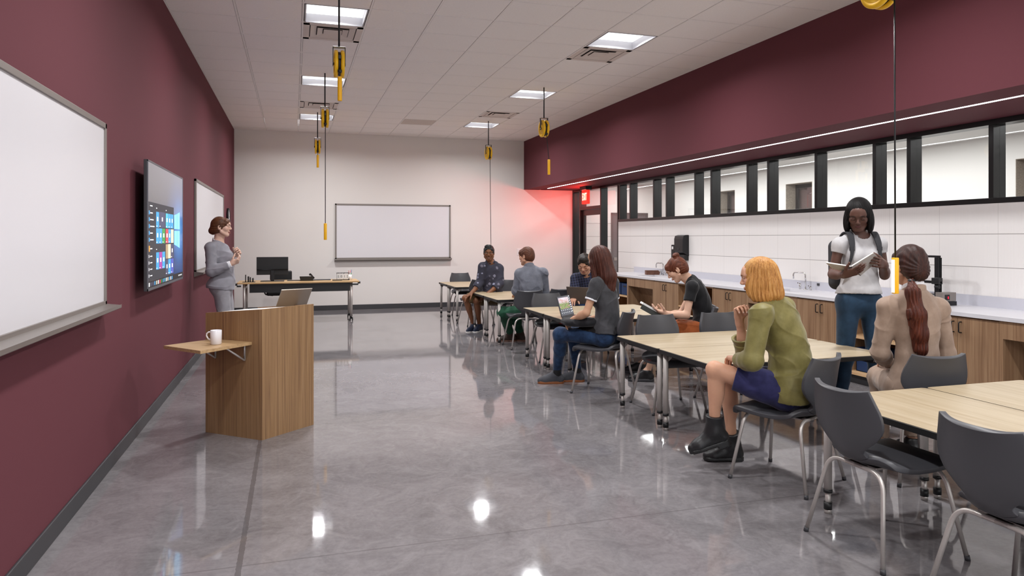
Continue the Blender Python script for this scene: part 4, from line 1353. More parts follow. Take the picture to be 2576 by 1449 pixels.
def cone(a, b, ra, rb):
    a = A(a); b = A(b); ba = b - a; L = max(ba.dot(ba), 1e-12)

    def f(P):
        q = P - a
        t = np.clip(q @ ba / L, 0, 1)
        q = q - t[:, None] * ba
        return np.sqrt((q * q).sum(1)) - (ra + t * (rb - ra))
    return bound(f, (a + b) / 2, math.sqrt(L) / 2 + max(ra, rb))


def ell(c, r, R=None):
    c = A(c); r = A(r); R = np.eye(3) if R is None else R

    def f(P):
        q = (P - c) @ R
        k0 = np.sqrt(((q / r) ** 2).sum(1)) + 1e-9
        k1 = np.sqrt(((q / (r * r)) ** 2).sum(1)) + 1e-9
        return k0 * (k0 - 1) / k1
    return bound(f, c, r.max())


def rbox(c, h, R=None, r=0.004):
    c = A(c); h = A(h) - r; R = np.eye(3) if R is None else R

    def f(P):
        q = np.abs((P - c) @ R) - h
        return np.sqrt((np.maximum(q, 0) ** 2).sum(1)) + np.minimum(q.max(1), 0) - r
    return bound(f, c, np.linalg.norm(h + r))


def plane(p, n):
    p = A(p); n = nrm(n)
    return lambda P: (P - p) @ n


def inter(*fs):
    def f(P):
        d = fs[0](P)
        for g in fs[1:]: d = np.maximum(d, g(P))
        return d
    return bound(f, *fs[0].bs) if hasattr(fs[0], 'bs') else f


def grow(f, o):
    return bound(lambda P: f(P) - o, f.bs[0], f.bs[1] + o) if hasattr(f, 'bs') else (lambda P: f(P) - o)


def like(f, g):
    return bound(f, *g.bs) if hasattr(g, 'bs') else f


def cut(f, g):
    return like(lambda P: np.maximum(f(P), -g(P)), f)


def smin(a, b, k):
    h = np.clip(0.5 + 0.5 * (b - a) / k, 0, 1)
    return b + (a - b) * h - k * h * (1 - h)


def union(items):
    """items: (fn, k) blended together; k is the blend width. Far items are skipped."""
    items = list(items)

    def f(P):
        d = None
        lo, hi = P.min(0), P.max(0)
        for g, k in items:
            if hasattr(g, 'bs'):
                c, r = g.bs
                if np.linalg.norm(np.maximum(np.maximum(lo - c, c - hi), 0)) - r > 0.075: continue
            e = g(P)
            d = e if d is None else (smin(d, e, k) if k > 0 else np.minimum(d, e))
        return np.full(len(P), 0.5) if d is None else d
    if all(hasattr(g, 'bs') for g, k in items):
        C = np.array([g.bs[0] for g, k in items])
        c = (C.min(0) + C.max(0)) / 2
        bound(f, c, max(np.linalg.norm(g.bs[0] - c) + g.bs[1] for g, k in items) + 0.01)
    return f


def smax(f, g, k):
    return like(lambda P: -smin(-f(P), -g(P), k), f)


def folds(f, amp, freq, seed=0, aniso=(1, 1, 1), dirs=None):
    """cloth creases: a few domain-warped ridges that come and go over the cloth"""
    rs = np.random.RandomState(seed)
    W = rs.normal(size=(8, 3)); W[:, 2] *= 1.5; W /= np.linalg.norm(W, axis=1)[:, None]
    if dirs is not None: W[:len(dirs)] = [nrm(d) for d in dirs]
    ph = rs.uniform(0, 6.28, 12)
    fr = freq * np.array([0.55, 0.8, 1.0])

    def g(P):
        n = np.zeros(len(P))
        for i in range(3):
            w = 1.5 * np.sin(P @ W[3 + i] * freq * 0.45 + ph[i]) + 0.8 * np.sin(P @ W[6 + i % 2] * freq * 0.9 + ph[3 + i])
            r = 1 - np.abs(np.sin((P @ W[i] * fr[i] + w) * 0.5 + ph[6 + i]))
            m = np.clip(0.5 + 0.9 * np.sin(P @ W[(i + 4) % 8] * 13 + ph[9 + i]), 0, 1)
            n += r ** 3 * m
        return f(P) - amp * (n - 0.25)
    return g


def axis(lo, hi, h, zones):
    xs = [lo]
    while xs[-1] < hi:
        x = xs[-1]; st = h
        for a, b, hf in zones:
            if a <= x <= b: st = min(st, hf)
        xs.append(x + st)
    while (len(xs) - 1) % 8: xs.append(xs[-1] + h)
    return np.array(xs)


def ev(f, P, cell=0.09):
    """evaluate in small spatial lumps so that far parts can be skipped"""
    if not len(P): return np.zeros(0)
    K = np.floor((P - P.min(0)) / cell).astype(np.int64)
    key = (K[:, 0] * 4096 + K[:, 1]) * 4096 + K[:, 2]
    order = np.argsort(key, kind='stable')
    cutp = np.flatnonzero(np.diff(key[order])) + 1
    out = np.empty(len(P))
    for ix in np.split(order, cutp): out[ix] = f(P[ix])
    return out


def surf(f, lo, hi, h, zones=()):
    """surface-net mesh of f < 0 inside a box; zones: (lo, hi, h) boxes sampled finer"""
    ax = [axis(lo[i], hi[i], h, [(z[0][i], z[1][i], z[2]) for z in zones]) for i in range(3)]
    n = [len(a) for a in ax]
    nb = [(k - 1) // 8 for k in n]
    cen, rad = [], []
    for a, m in zip(ax, nb):
        e = a[::8]
        cen.append((e[:-1] + e[1:]) / 2); rad.append((e[1:] - e[:-1]) / 2)
    C = np.stack(np.meshgrid(*cen, indexing='ij'), -1).reshape(-1, 3)
    Rd = np.sqrt(sum(r ** 2 for r in np.meshgrid(*rad, indexing='ij'))).reshape(-1)
    d = ev(f, C, 0.25)
    act = np.abs(d) < Rd * 1.45 + 0.014
    F = np.where(d > 0, 1.0, -1.0).reshape(nb)
    F = np.repeat(np.repeat(np.repeat(F, 8, 0), 8, 1), 8, 2).astype(np.float32)
    F = np.pad(F, ((0, 1), (0, 1), (0, 1)), mode='edge')
    need = np.zeros(n, bool)
    for (i, j, k) in np.argwhere(act.reshape(nb)):
        need[i * 8:i * 8 + 9, j * 8:j * 8 + 9, k * 8:k * 8 + 9] = True
    I = np.argwhere(need)
    P = np.stack([ax[0][I[:, 0]], ax[1][I[:, 1]], ax[2][I[:, 2]]], 1)
    F[need] = ev(f, P)
    S = F < 0
    s = sum(S[a:n[0] - 1 + a, b:n[1] - 1 + b, c:n[2] - 1 + c].astype(np.int8) for a in (0, 1) for b in (0, 1) for c in (0, 1))
    mask = (s > 0) & (s < 8)
    idx = -np.ones(mask.shape, np.int64)
    ci = np.argwhere(mask)
    idx[mask] = np.arange(len(ci))
    acc = np.zeros((len(ci), 3)); cnt = np.zeros(len(ci))
    cor = [(a, b, c) for a in (0, 1) for b in (0, 1) for c in (0, 1)]
    val = {o: F[ci[:, 0] + o[0], ci[:, 1] + o[1], ci[:, 2] + o[2]] for o in cor}
    pos = lambda o: np.stack([ax[q][ci[:, q] + o[q]] for q in range(3)], 1)
    for o in cor:
        for q in range(3):
            if o[q] == 0:
                o2 = tuple(1 if r == q else o[r] for r in range(3))
                a, b = val[o], val[o2]
                m = (a < 0) != (b < 0)
                t = a[m] / (a[m] - b[m])
                pa, pb = pos(o)[m], pos(o2)[m]
                acc[m] += pa + t[:, None] * (pb - pa); cnt[m] += 1
    V = acc / cnt[:, None]
    quads = []
    for q in range(3):
        u, w = (q + 1) % 3, (q + 2) % 3
        sl0 = [slice(None)] * 3; sl1 = [slice(None)] * 3
        sl0[q] = slice(0, -1); sl1[q] = slice(1, None)
        dif = S[tuple(sl0)] != S[tuple(sl1)]
        E = np.argwhere(dif)
        ok = (E[:, u] > 0) & (E[:, w] > 0) & (E[:, u] < n[u] - 1) & (E[:, w] < n[w] - 1)
        E = E[ok]

        def cell(du, dw):
            e = E.copy(); e[:, u] += du; e[:, w] += dw
            return idx[e[:, 0], e[:, 1], e[:, 2]]
        Q = np.stack([cell(-1, -1), cell(0, -1), cell(0, 0), cell(-1, 0)], 1)
        inside = S[E[:, 0], E[:, 1], E[:, 2]]
        Q[~inside] = Q[~inside][:, ::-1]
        quads.append(Q)
    return V, np.concatenate(quads)


def sdf_obj(name, f, lo, hi, h, mat, parent=None, zones=(), paint=None, relax=1, **tg):
    V, Q = surf(f, lo, hi, h, zones)
    if relax:                                            # settle the net onto the surface
        for _ in range(relax):
            e = 0.002
            d = ev(f, V)
            g = np.stack([ev(f, V + np.eye(3)[i] * e) for i in range(3)], 1) - d[:, None]
            gl = np.linalg.norm(g, axis=1) + 1e-9
            st = np.clip(d / (gl / e), -0.004, 0.004)
            V = V - (g / gl[:, None]) * st[:, None]
    me = bpy.data.meshes.new(name)
    me.vertices.add(len(V)); me.vertices.foreach_set('co', V.astype(np.float32).ravel())
    me.loops.add(len(Q) * 4); me.loops.foreach_set('vertex_index', Q.astype(np.int32).ravel())
    me.polygons.add(len(Q)); me.polygons.foreach_set('loop_start', np.arange(0, len(Q) * 4, 4, dtype=np.int32))
    try: me.polygons.foreach_set('loop_total', np.full(len(Q), 4, np.int32))
    except Exception: pass
    me.polygons.foreach_set('use_smooth', np.ones(len(Q), bool))
    me.update(calc_edges=True)
    me.validate()
    if paint is not None:
        c = paint(V)
        at_ = me.color_attributes.new('tint', 'FLOAT_COLOR', 'POINT')
        at_.data.foreach_set('color', np.concatenate([c, np.ones((len(c), 1))], 1).astype(np.float32).ravel())
    me.materials.append(M[mat] if isinstance(mat, str) else mat)
    o = bpy.data.objects.new(name, me)
    COL.objects.link(o)
    if parent: o.parent = parent
    return tag(o, **tg)


def skin_mat():
    t = NT('skin')
    a = t.node('ShaderNodeAttribute', attribute_name='tint')
    v = t.coord()
    n = t.noise(v, 55.0, 4, 0.6)
    col = t.mix(t.math('MULTIPLY', n, 0.12), a.outputs['Color'], (0.35, 0.12, 0.08), 'MULTIPLY')
    t.set(Base_Color=col, Roughness=0.48)
    t.p.inputs['Specular IOR Level'].default_value = 0.35
    t.p.inputs['Subsurface Weight'].default_value = 0.08
    t.p.inputs['Subsurface Radius'].default_value = (0.02, 0.008, 0.004)
    t.bump(t.noise(v, 420.0, 2), 0.04, 0.001)
    return t.m


def cloth(name, c, c2=None, rough=0.8, sheen=0.2, scale=900, var=0.12):
    t = NT(name)
    v = t.coord()
    n = t.noise(v, 14.0, 5, 0.6)
    w = t.noise(v, scale, 2)
    a = lin(c); b = lin(c2) if c2 else tuple(min(1, x * (1 + var * 2)) for x in a)
    lo = tuple(x * (1 - var) for x in a)
    t.set(Base_Color=t.ramp(n, [(0.3, lo), (0.7, b)]), Roughness=rough)
    t.p.inputs['Sheen Weight'].default_value = sheen
    t.p.inputs['Sheen Roughness'].default_value = 0.4
    t.p.inputs['Specular IOR Level'].default_value = 0.25
    t.bump(w, 0.12, 0.0015)
    return t.m


def hair_mat(name, dark, mid, light, scale=(150, 150, 9), rough=0.5, spec=0.3):
    t = NT(name)
    v = t.coord(scale)
    n = t.noise(v, 1.0, 4, 0.65, 0.8)
    v2 = t.coord(tuple(s * 0.16 for s in scale))
    n2 = t.noise(v2, 1.0, 3, 0.5, 0.5)
    f = t.math('ADD', t.math('MULTIPLY', n, 0.65), t.math('MULTIPLY', n2, 0.35))
    t.set(Base_Color=t.ramp(f, [(0.34, dark), (0.5, mid), (0.68, light)]), Roughness=rough)
    t.p.inputs['Specular IOR Level'].default_value = spec
    t.bump(n, 0.5, 0.003)
    return t.m


M['skin'] = skin_mat()


class Person:
    """joints in metres, in the room's own frame; R is the person's right side"""
    def __init__(s, name, sex, J, head, fwd, up, hs=1.0, hands=None, bulk=1.0, skin='d9ab90', lip='b5605a', brow='4a3022', iris='3a2a1c', eyes='open', mouth=0.0, h=0.0065, hf=0.0036, lid='', hair_tint=None, stubble=0.0):
        s.J = {k: A(v) for k, v in J.items()}
        s.sex, s.bulk, s.h, s.hf = sex, bulk, h, hf
        s.H = Fr(head, fwd, up, hs)
        s.skin = np.array(lin(skin)); s.lip = np.array(lin(lip)); s.brow = np.array(lin(brow)); s.iris = np.array(lin(iris))
        s.eyes, s.mouth, s.hands, s.stubble = eyes, mouth, hands or {}, stubble
        s.nails = []
        J = s.J
        rs = nrm(J['shR'] - J['shL']); rh = nrm(J['hipR'] - J['hipL'])
        s.pel = (J['hipR'] + J['hipL']) / 2
        s.sh = (J['shR'] + J['shL']) / 2
        up_ = nrm(J['neck'] - s.pel)
        s.spine = lambda t: s.pel + (J['neck'] - s.pel) * t + s.bow * 4 * t * (1 - t)
        s.bow = A(J.get('bow', (0, 0, 0)))

        def frame(t):
            u = nrm(s.spine(min(t + 0.12, 1.05)) - s.spine(max(t - 0.12, -0.05)))
            k = min(max(t, 0), 1)
            r = nrm(rh * (1 - k) + rs * k)
            r = nrm(r - u * u.dot(r))
            return np.stack([r, np.cross(u, r), u], 1)
        s.frame = frame
        s.L = np.linalg.norm(J['neck'] - s.pel)

    # --- prim lists
    def torso(s, o=0.0, loose=0.0):
        f = s.sex == 'f'
        rows = [(-0.02, .142, .098, .09), (0.16, .134, .092, .10), (0.36, .110, .080, .10), (0.58, .122, .090, .11), (0.78, .134, .090, .10), (0.92, .090, .060, .06)] if f else \
               [(-0.02, .142, .100, .09), (0.16, .138, .098, .10), (0.36, .134, .094, .11), (0.58, .148, .102, .12), (0.78, .154, .098, .10), (0.92, .104, .066, .065)]
        out = []
        for t, rx, ry, rz in rows:
            lo = loose * math.exp(-((t - 0.18) / 0.4) ** 2)
            out.append((ell(s.spine(t), A(rx * s.bulk + o + lo, ry * s.bulk + o + lo, rz + o), s.frame(t)), 0.05))
        if f:
            R = s.frame(0.66)
            for k in (-1, 1):
                out.append((ell(s.spine(0.66) + R @ A(0.062 * k, 0.075 * s.bulk, -0.005), A(.052, .046, .054) + o, R), 0.04))
        # trapezius and shoulders
        J = s.J
        for k in 'LR':
            out.append((cone(J['neck'] - s.frame(1.0)[:, 2] * 0.012, J['sh' + k], .042 + o, .036 + o), 0.04))
            out.append((ell(J['sh' + k], A(1, 1, 1) * ((.044 if s.sex == 'f' else .052) + o)), 0.03))
        # seat
        R = s.frame(0.0)
        for k in 'LR':
            c = J['hip' + k] - R[:, 1] * 0.035
            out.append((ell(c, A(.074, .088, .088) * (1.0 if f else 0.97) * (.4 + .6 * s.bulk) + o + loose * .8, R), 0.045))
        return out

    def limb(s, a, b, ra, rb, o, cutat=None, kb=0.03, mid=None):
        """a tapered limb with an optional muscle bulge; cutat trims its far end at that share of its length"""
        a, b = A(a), A(b)
        fs = [cone(a, b, ra + o, rb + o)]
        if mid:
            t, off, r = mid
            c = a + (b - a) * t + A(off)
            u = nrm(b - a)
            x = nrm(np.cross(u, A(.3, .2, .93)))
            R = np.stack([x, np.cross(u, x), u], 1)
            fs.append(ell(c, A(r + o, r + o, np.linalg.norm(b - a) * 0.30), R))
        f = union([(g, 0.03) for g in fs])
        if cutat is not None:
            f = inter(f, plane(a + (b - a) * cutat, b - a))
        return (f, kb)

    def arm(s, k, o=0.0, upto=2.0, loose=0.0, o2=None):
        J = s.J; m = 1.0 if s.sex == 'f' else 1.16
        m *= 0.5 + 0.5 * s.bulk
        out = []
        u = min(upto, 1.0)
        out.append(s.limb(J['sh' + k], J['el' + k], .042 * m, .034 * m, o + loose, u if upto < 1 else None, 0.03))
        if upto > 1:
            o2 = o if o2 is None else o2
            w = J['wr' + k]
            out.append(s.limb(J['el' + k], w, .034 * m, .0235 * m, o2 + loose, None if upto >= 2 else upto - 1, 0.02, (0.28, (0, 0, 0), .037 * m)))
        return out

    def leg(s, k, o=0.0, upto=2.0, loose=0.0, o2=None):
        J = s.J; m = 1.0 if s.sex == 'f' else 1.05
        m *= 0.4 + 0.6 * s.bulk
        out = [s.limb(J['hip' + k], J['kn' + k], .078 * m, .050 * m, o + loose, upto if upto < 1 else None, 0.04)]
        if upto > 1:
            o2 = o if o2 is None else o2
            J_ = s.J
            back = -nrm(J_.get('toe' + k, A(0, 1, 0)))
            out.append(s.limb(J['kn' + k], J['an' + k], .046 * m, .031 * m, o2 + loose, None if upto >= 2 else upto - 1, 0.025, (0.3, back * 0.018, .046 * m)))
            if upto >= 1.0: out.append((ell(J['kn' + k], A(1, 1, 1) * (.046 * m + o + loose)), 0.025))
        return out

    def hand(s, k, spec):
        """five separate fingers on a palm; spec: dir, palm normal, curls, thumb"""
        w = s.J['wr' + k]
        sc = spec.get('s', 0.95 if s.sex == 'f' else 1.06)
        d = nrm(spec['d']); n = A(spec['n']); n = nrm(n - d * d.dot(n))
        ts = np.cross(d, n) * (1 if k == 'R' else -1)
        curl = spec.get('c', (0.5, 0.55, 0.6, 0.65))
        out = []
        kl = (.086, .090, .085, .076)
        lens = ((.042, .027, .022), (.046, .030, .023), (.042, .028, .022), (.033, .021, .020))
        spread = spec.get('spread', 0.06)
        out.append((ell(w + (d * .048 + n * .004) * sc, A(.036, .050, .0165) * sc, np.stack([ts, d, n], 1)), 0.02))
        for i in range(4):
            off = .031 - .0205 * i
            kn = w + (d * kl[i] + ts * off - n * 0.002 * abs(i - 1)) * sc
            out.append((cone(w + (d * .02 + ts * off * .55) * sc, kn, .0145 * sc, .0118 * sc), 0.014))
            fd = nrm(d + ts * spread * (1.5 - i))
            p = kn; th = 0.0
            rr = (.0094, .0086, .0078, .0068) if i < 3 else (.0083, .0076, .0068, .006)
            for q in range(3):
                th += curl[i] * (0.85, 1.05, 0.6)[q]
                e = p + (fd * math.cos(th) + n * math.sin(th)) * lens[i][q] * sc
                out.append((cone(p, e, rr[q] * sc, rr[q + 1] * sc), 0.004 if q == 0 else 0.006))
                p = e
            nd = fd * math.sin(th) - n * math.cos(th)
            s.nails.append(p - (fd * math.cos(th) + n * math.sin(th)) * .002 + nd * .005)
        tb = w + (d * .022 + ts * .026 + n * .006) * sc
        tp = spec.get('thumb', (0.62, 0.72, 0.3))
        d1 = nrm(d * tp[0] + ts * tp[1] + n * tp[2])
        d2 = nrm(d1 * 0.75 + d * 0.55 + n * spec.get('tc', 0.2))
        p1 = tb + d1 * .044 * sc; p2 = p1 + d2 * .032 * sc; p3 = p2 + nrm(d2 + n * 0.15) * .026 * sc
        out += [(cone(w + d * .008 * sc + ts * .012 * sc, p1, .0155 * sc, .0115 * sc), 0.016), (cone(p1, p2, .0112 * sc, .0098 * sc), 0.006), (cone(p2, p3, .0098 * sc, .0076 * sc), 0.006)]
        # flat wrist
        out.append((cone(s.J['el' + k] * 0.12 + w * 0.88, w + d * .02, .024 * sc, .021 * sc), 0.02))
        return out

    def head(s):
        H = s.H; R = H.R; g = H.s
        f = s.sex == 'f'
        E = lambda x, y, z, a, b, c: ell(H.p(x, y, z), A(a, b, c) * g, R)
        C = lambda p, q, a, b: cone(H.p(*p), H.p(*q), a * g, b * g)
        it = [(E(0, -.010, .035, .073, .093, .086), .03), (E(0, .030, -.022, .056 if f else .060, .062, .076), .03)]
        it.append((E(0, .054, -.088, .021 if f else .030, .028, .023), .025))                    # chin
        for k in (-1, 1):
            it += [(C((.056 * k, .008, -.052), (.020 * k, .062, -.094), .014 if f else .022, .016), .025),   # jaw
                   (E(.040 * k, .060, -.018, .021, .024, .023), .022),                         # cheek
                   (C((.014 * k, .093, .024), (.046 * k, .076, .026), .0115, .010), .014)]      # brow ridge
        it.append((E(0, .074, .048, .050, .026, .034), .03))                                    # forehead
        base = union(it)
        # eye hollows
        for k in (-1, 1):
            base = smax(base, (lambda e: (lambda P: -e(P)))(E(.032 * k, .104, .006, .019, .018, .013)), 0.012 * g)
        mm = s.mouth
        it = [(base, 0)]
        it += [(C((0, .090, .016), (0, .109, -.020), .0080, .0098), .012), (E(0, .105, -.025, .0110, .0115, .0085), .008)]   # nose
        for k in (-1, 1):
            it += [(E(.0115 * k, .099, -.027, .008, .010, .0075), .006)]
            it.append((E(.032 * k, .082, .006, .0125, .0115, .0115), .002))                     # eyeball
            lz = .0115 if s.eyes == 'open' else .003
            it.append((E(.032 * k, .086, lz, .0155, .0095, .0050 if s.eyes == 'open' else .010), .004))     # lid
            it.append((E(.032 * k, .085, -.0055, .014, .0085, .0040), .005))
            ear = smax(E(.074 * k, -.006, -.002, .011, .019, .031), (lambda e: (lambda P: -e(P)))(E(.083 * k, .002, .002, .007, .010, .018)), .004 * g)
            it.append((ear, .008))
            it.append((E(.070 * k, .002, -.028, .007, .009, .010), .006))
        it += [(C((-.019, .089, -.0545), (.019, .089, -.0545), .0062, .0062), .007), (E(0, .0945, -.0535, .014, .0060, .0045), .006),
               (E(0, .0930, -.0645 - mm, .0160, .0065, .0052), .006)]
        fn = union(it)
        if mm > 0.002:
            gap = E(0, .100, -.0592 - mm / 2, .016, .014, mm * 0.5 + 0.0012)
            fn = smax(fn, lambda P: -gap(P), 0.002)
        return fn

    def neck(s):
        H = s.H
        r = .043 if s.sex == 'f' else .054
        return [(cone(s.J['neck'], H.p(0, -.022, -.03), r * 1.08, r), .03), (cone(s.J['neck'] + s.frame(1.0)[:, 1] * .03, H.p(0, .02, -.07), r * .7, r * .6), .03)]

    def foot(s, k, o=0.0):
        a = s.J['an' + k]; t = nrm(s.J['toe' + k])
        dn = A(s.J.get('dn' + k, (0, 0, -1)))
        dn = nrm(dn - t * t.dot(dn))
        m = 1.0 if s.sex == 'f' else 1.1
        heel = a + dn * .052 - t * .028
        ball = a + dn * .062 + t * .125 * m
        tip = a + dn * .066 + t * .168 * m
        return [(cone(a, heel, .036 + o, .032 + o), .03), (cone(a + t * .02 + dn * .01, ball, .036 + o, .030 + o), .03), (cone(heel, ball, .029 + o, .033 + o), .02), (cone(ball, tip, .033 + o, .022 + o), .02)]

    # --- meshes
    def box(s, pts, pad):
        P = np.array(pts)
        return P.min(0) - pad, P.max(0) + pad

    def paint(s, V):
        H = s.H
        q = H.loc(V)
        x, y, z = q[:, 0], q[:, 1], q[:, 2]
        c = np.tile(s.skin, (len(V), 1))
        ax = np.abs(x)
        front = (y > 0.035) & (z < 0.1) & (z > -0.13) & (ax < 0.09)

        def blend(w, col):
            nonlocal c
            w = np.clip(w, 0, 1)[:, None] * front[:, None]
            c = c * (1 - w) + np.array(col) * w
        sstep = lambda d, r: np.clip((r - d) / (0.35 * r), 0, 1)
        if s.stubble:
            m = np.clip((-.02 - z) / .02, 0, 1) * np.clip((y - .0) / .03, 0, 1) * s.stubble
            blend(m, s.skin * 0.45)
        blend(0.35 * np.exp(-((ax - .042) ** 2 + (z + .022) ** 2) / .02 ** 2), s.skin * np.array([1.02, .78, .74]))
        # lips
        w = sstep(np.sqrt((x / .0235) ** 2 + ((z + .058 + s.mouth / 2) / (.0105 + s.mouth * 0.5)) ** 2), 1.0)
        blend(w * (y > .075), s.lip)
        if s.mouth > .002:
            blend(sstep(np.sqrt((x / .015) ** 2 + ((z + .0592 + s.mouth / 2) / (s.mouth * .5 + .001)) ** 2), 1.0) * (y > .06), (0.75, 0.7, 0.66))
        else:
            blend(sstep(np.sqrt((x / .022) ** 2 + ((z + .0588) / .0016) ** 2), 1.0) * (y > .075), s.lip * 0.45)
        # brows
        bz = .0275 - ((ax - .030) / .03) ** 2 * .006
        blend(sstep(np.sqrt(((ax - .031) / .020) ** 2 + ((z - bz) / .0045) ** 2), 1.0), s.brow)
        # eyes
        ez = .0055
        if s.eyes == 'open':
            e = np.sqrt(((ax - .032) / .0140) ** 2 + ((z - ez) / .0062) ** 2)
            blend(sstep(e, 1.08) * 0.9, s.brow * 0.4)
            blend(sstep(e, 0.86), (0.72, 0.69, 0.66))
            blend(sstep(np.sqrt((ax - .032) ** 2 + (z - ez) ** 2) / .0052, 1.0), s.iris * 0.6)
        else:
            e = np.sqrt(((ax - .032) / .0145) ** 2 + ((z + .0045 - ((ax - .032) / .014) ** 2 * .003) / .0022) ** 2)
            blend(sstep(e, 1.1), s.brow * 0.35)
            blend(0.35 * np.exp(-(((ax - .032) / .016) ** 2 + ((z - .008) / .008) ** 2)), s.skin * 0.6)
        # nostrils
        blend(sstep(np.sqrt(((ax - .0065) / .0042) ** 2 + ((z + .0325) / .0028) ** 2), 1.0) * (y > .09), s.skin * 0.25)
        for p in s.nails:
            d = np.linalg.norm(V - p, axis=1)
            w = np.clip((.0062 - d) / .002, 0, 1)[:, None] * 0.8
            c = c * (1 - w) + (s.skin * 0.5 + 0.42) * w
        return c

    def body(s, label, feet=True, extra=()):
        J = s.J
        it = s.torso(-0.004)
        for k in 'LR':
            it += s.leg(k, -0.002) + s.arm(k, 0.0)
            if feet: it += s.foot(k, -0.004)
        it += s.neck()
        it.append((s.head(), 0.012))
        for k in 'LR':
            if k in s.hands: it += s.hand(k, s.hands[k])
        it += list(extra)
        pts = [J[k] for k in J if k not in ('bow',) and not k.startswith(('toe', 'dn'))] + [s.H.p(0, 0, .13), s.H.p(0, .13, 0), s.H.p(0, -.13, 0)]
        lo, hi = s.box(pts, 0.16)
        zones = [(s.H.o - .145 * s.H.s, s.H.o + .145 * s.H.s, s.hf)]
        for k in s.hands:
            c = J['wr' + k] + nrm(s.hands[k]['d']) * .08
            zones.append((c - .1, c + .1, s.hf * 1.1))
        s.root = sdf_obj('person', union(it), lo, hi, s.h, 'skin', None, zones, s.paint, label=label, cat='person', group=None)
        s.lo, s.hi = lo, hi
        return s.root

    def wear(s, name, f, mat, h=None, lo=None, hi=None, zones=(), parent=None, relax=1, **tg):
        return sdf_obj(name, f, s.lo - .05 if lo is None else lo, s.hi + .05 if hi is None else hi, h or s.h, mat, parent or s.root, zones, None, relax, **tg)

    def top(s, o=0.012, loose=0.012, sleeve=0.5, sl_loose=0.01, hem=-0.05, neck=.062, neck_drop=.02, vneck=0.0, coll=0.0):
        """a garment for the upper body; sleeve is a share of upper arm (to 1) and forearm (to 2)"""
        it = s.torso(o, loose)
        for k in 'LR':
            sv = sleeve[k] if isinstance(sleeve, dict) else sleeve
            it += s.arm(k, o, sv, sl_loose)
            if sv > 1: it.append((ell(s.J['el' + k], A(1, 1, 1) * (.029 * (1 if s.sex == 'f' else 1.16) + o + sl_loose)), .025))
        if coll: it.append((cone(s.J['neck'] - s.frame(1)[:, 2] * .02, s.J['neck'] + (s.H.p(0, -.02, -.05) - s.J['neck']) * coll, .07, .062), .02))
        f = union(it)
        R = s.frame(0.0)
        f = inter(f, plane(s.spine(0) + R[:, 2] * hem, -R[:, 2]))
        Rn = s.frame(1.0)
        nk = s.J['neck']
        f = cut(f, cone(nk + Rn[:, 1] * (neck_drop) - Rn[:, 2] * .005, nk + Rn[:, 1] * (neck_drop + .02) + Rn[:, 2] * .2, neck, neck))
        if vneck:
            f = cut(f, inter(cone(nk + Rn[:, 1] * .09 - Rn[:, 2] * vneck, nk + Rn[:, 1] * .04 + Rn[:, 2] * .02, .012, neck), plane(nk + Rn[:, 1] * .0, -Rn[:, 1])))
        return f

    def bottom(s, o=0.008, upto=1.9, loose=0.006, waist=0.1):
        R = s.frame(0.0)
        seat = []
        legs = []
        for k in 'LR':
            c = s.J['hip' + k] - R[:, 1] * 0.035
            seat.append((ell(c, A(.074, .088, .088) * (.4 + .6 * s.bulk) + o, R), 0.045))
            legs += s.leg(k, o, upto, loose)
        up = s.frame(0.1)[:, 2]
        hips = inter(union([x for x in s.torso(o)][:3] + seat), plane(s.spine(0) + up * waist, up))
        return union([(hips, 0)] + [(f, .045) for f, k in legs])

    def shoe(s, k, mat, sole_mat, o=0.008, top=0.03, sole_h=.022, name='shoe', parent=None, boot=0.0, heel=0.0):
        a = s.J['an' + k]; t = nrm(s.J['toe' + k])
        dn = A(s.J.get('dn' + k, (0, 0, -1))); dn = nrm(dn - t * t.dot(dn))
        it = s.foot(k, o)
        if boot:
            up = nrm(s.J['kn' + k] - a)
            it.append((cone(a, a + up * (boot + .05), .043 + o, .049 + o), .03))
        f = union(it)
        up = nrm(s.J['kn' + k] - a) if boot else -dn
        f = inter(f, plane(a + up * (boot if boot else top), up), plane(a + dn * .082, dn))
        sh = s.wear(name, f, mat, h=0.0055, lo=a - .27, hi=a + .27, parent=parent)
        right = np.cross(t, -dn)
        m = 1.0 if s.sex == 'f' else 1.1
        c0 = a + t * .062 * m + dn * (.082 + sole_h / 2 - .006)

        def sole(P):
            q = (P - a)
            x = q @ right; y = q @ t; z = q @ dn
            w = np.interp(y, [-.075, -.05, .0, .06 * m, .125 * m, .175 * m, .2 * m], [.0, .030, .036, .035, .042, .034, .0]) + o * 0.7
            d1 = np.abs(x) - w
            th = sole_h + (heel * (y < .02) if heel else 0)
            d2 = np.maximum(z - (.076 + th), .070 - z)
            d3 = np.maximum(y - .197 * m, -.072 - y)
            return np.maximum(np.maximum(d1 * 0.9, d2), d3)
        s.wear('sole', sole, sole_mat, h=0.005, lo=a - .27, hi=a + .27, parent=sh, relax=0)
        return sh
# ================================================================ the people
M['tee_white'] = cloth('white_tee', 'b6b4b6', 'c2c0c1', var=.04)
M['navy_trousers'] = cloth('navy_trousers', '1d3145', '243d54', var=0.1)
M['hair_black'] = hair_mat('black_hair', '070606', '0e0c0c', '1a1716', (140, 140, 10), .55, .2)
M['strap'] = plain('backpack_nylon', '2a2a2e', 0.75, noise=0.15, nscale=200, bump=0.3, bscale=600)
M['book_cover'] = plain('grey_book_cover', 'b9b3ad', 0.6)


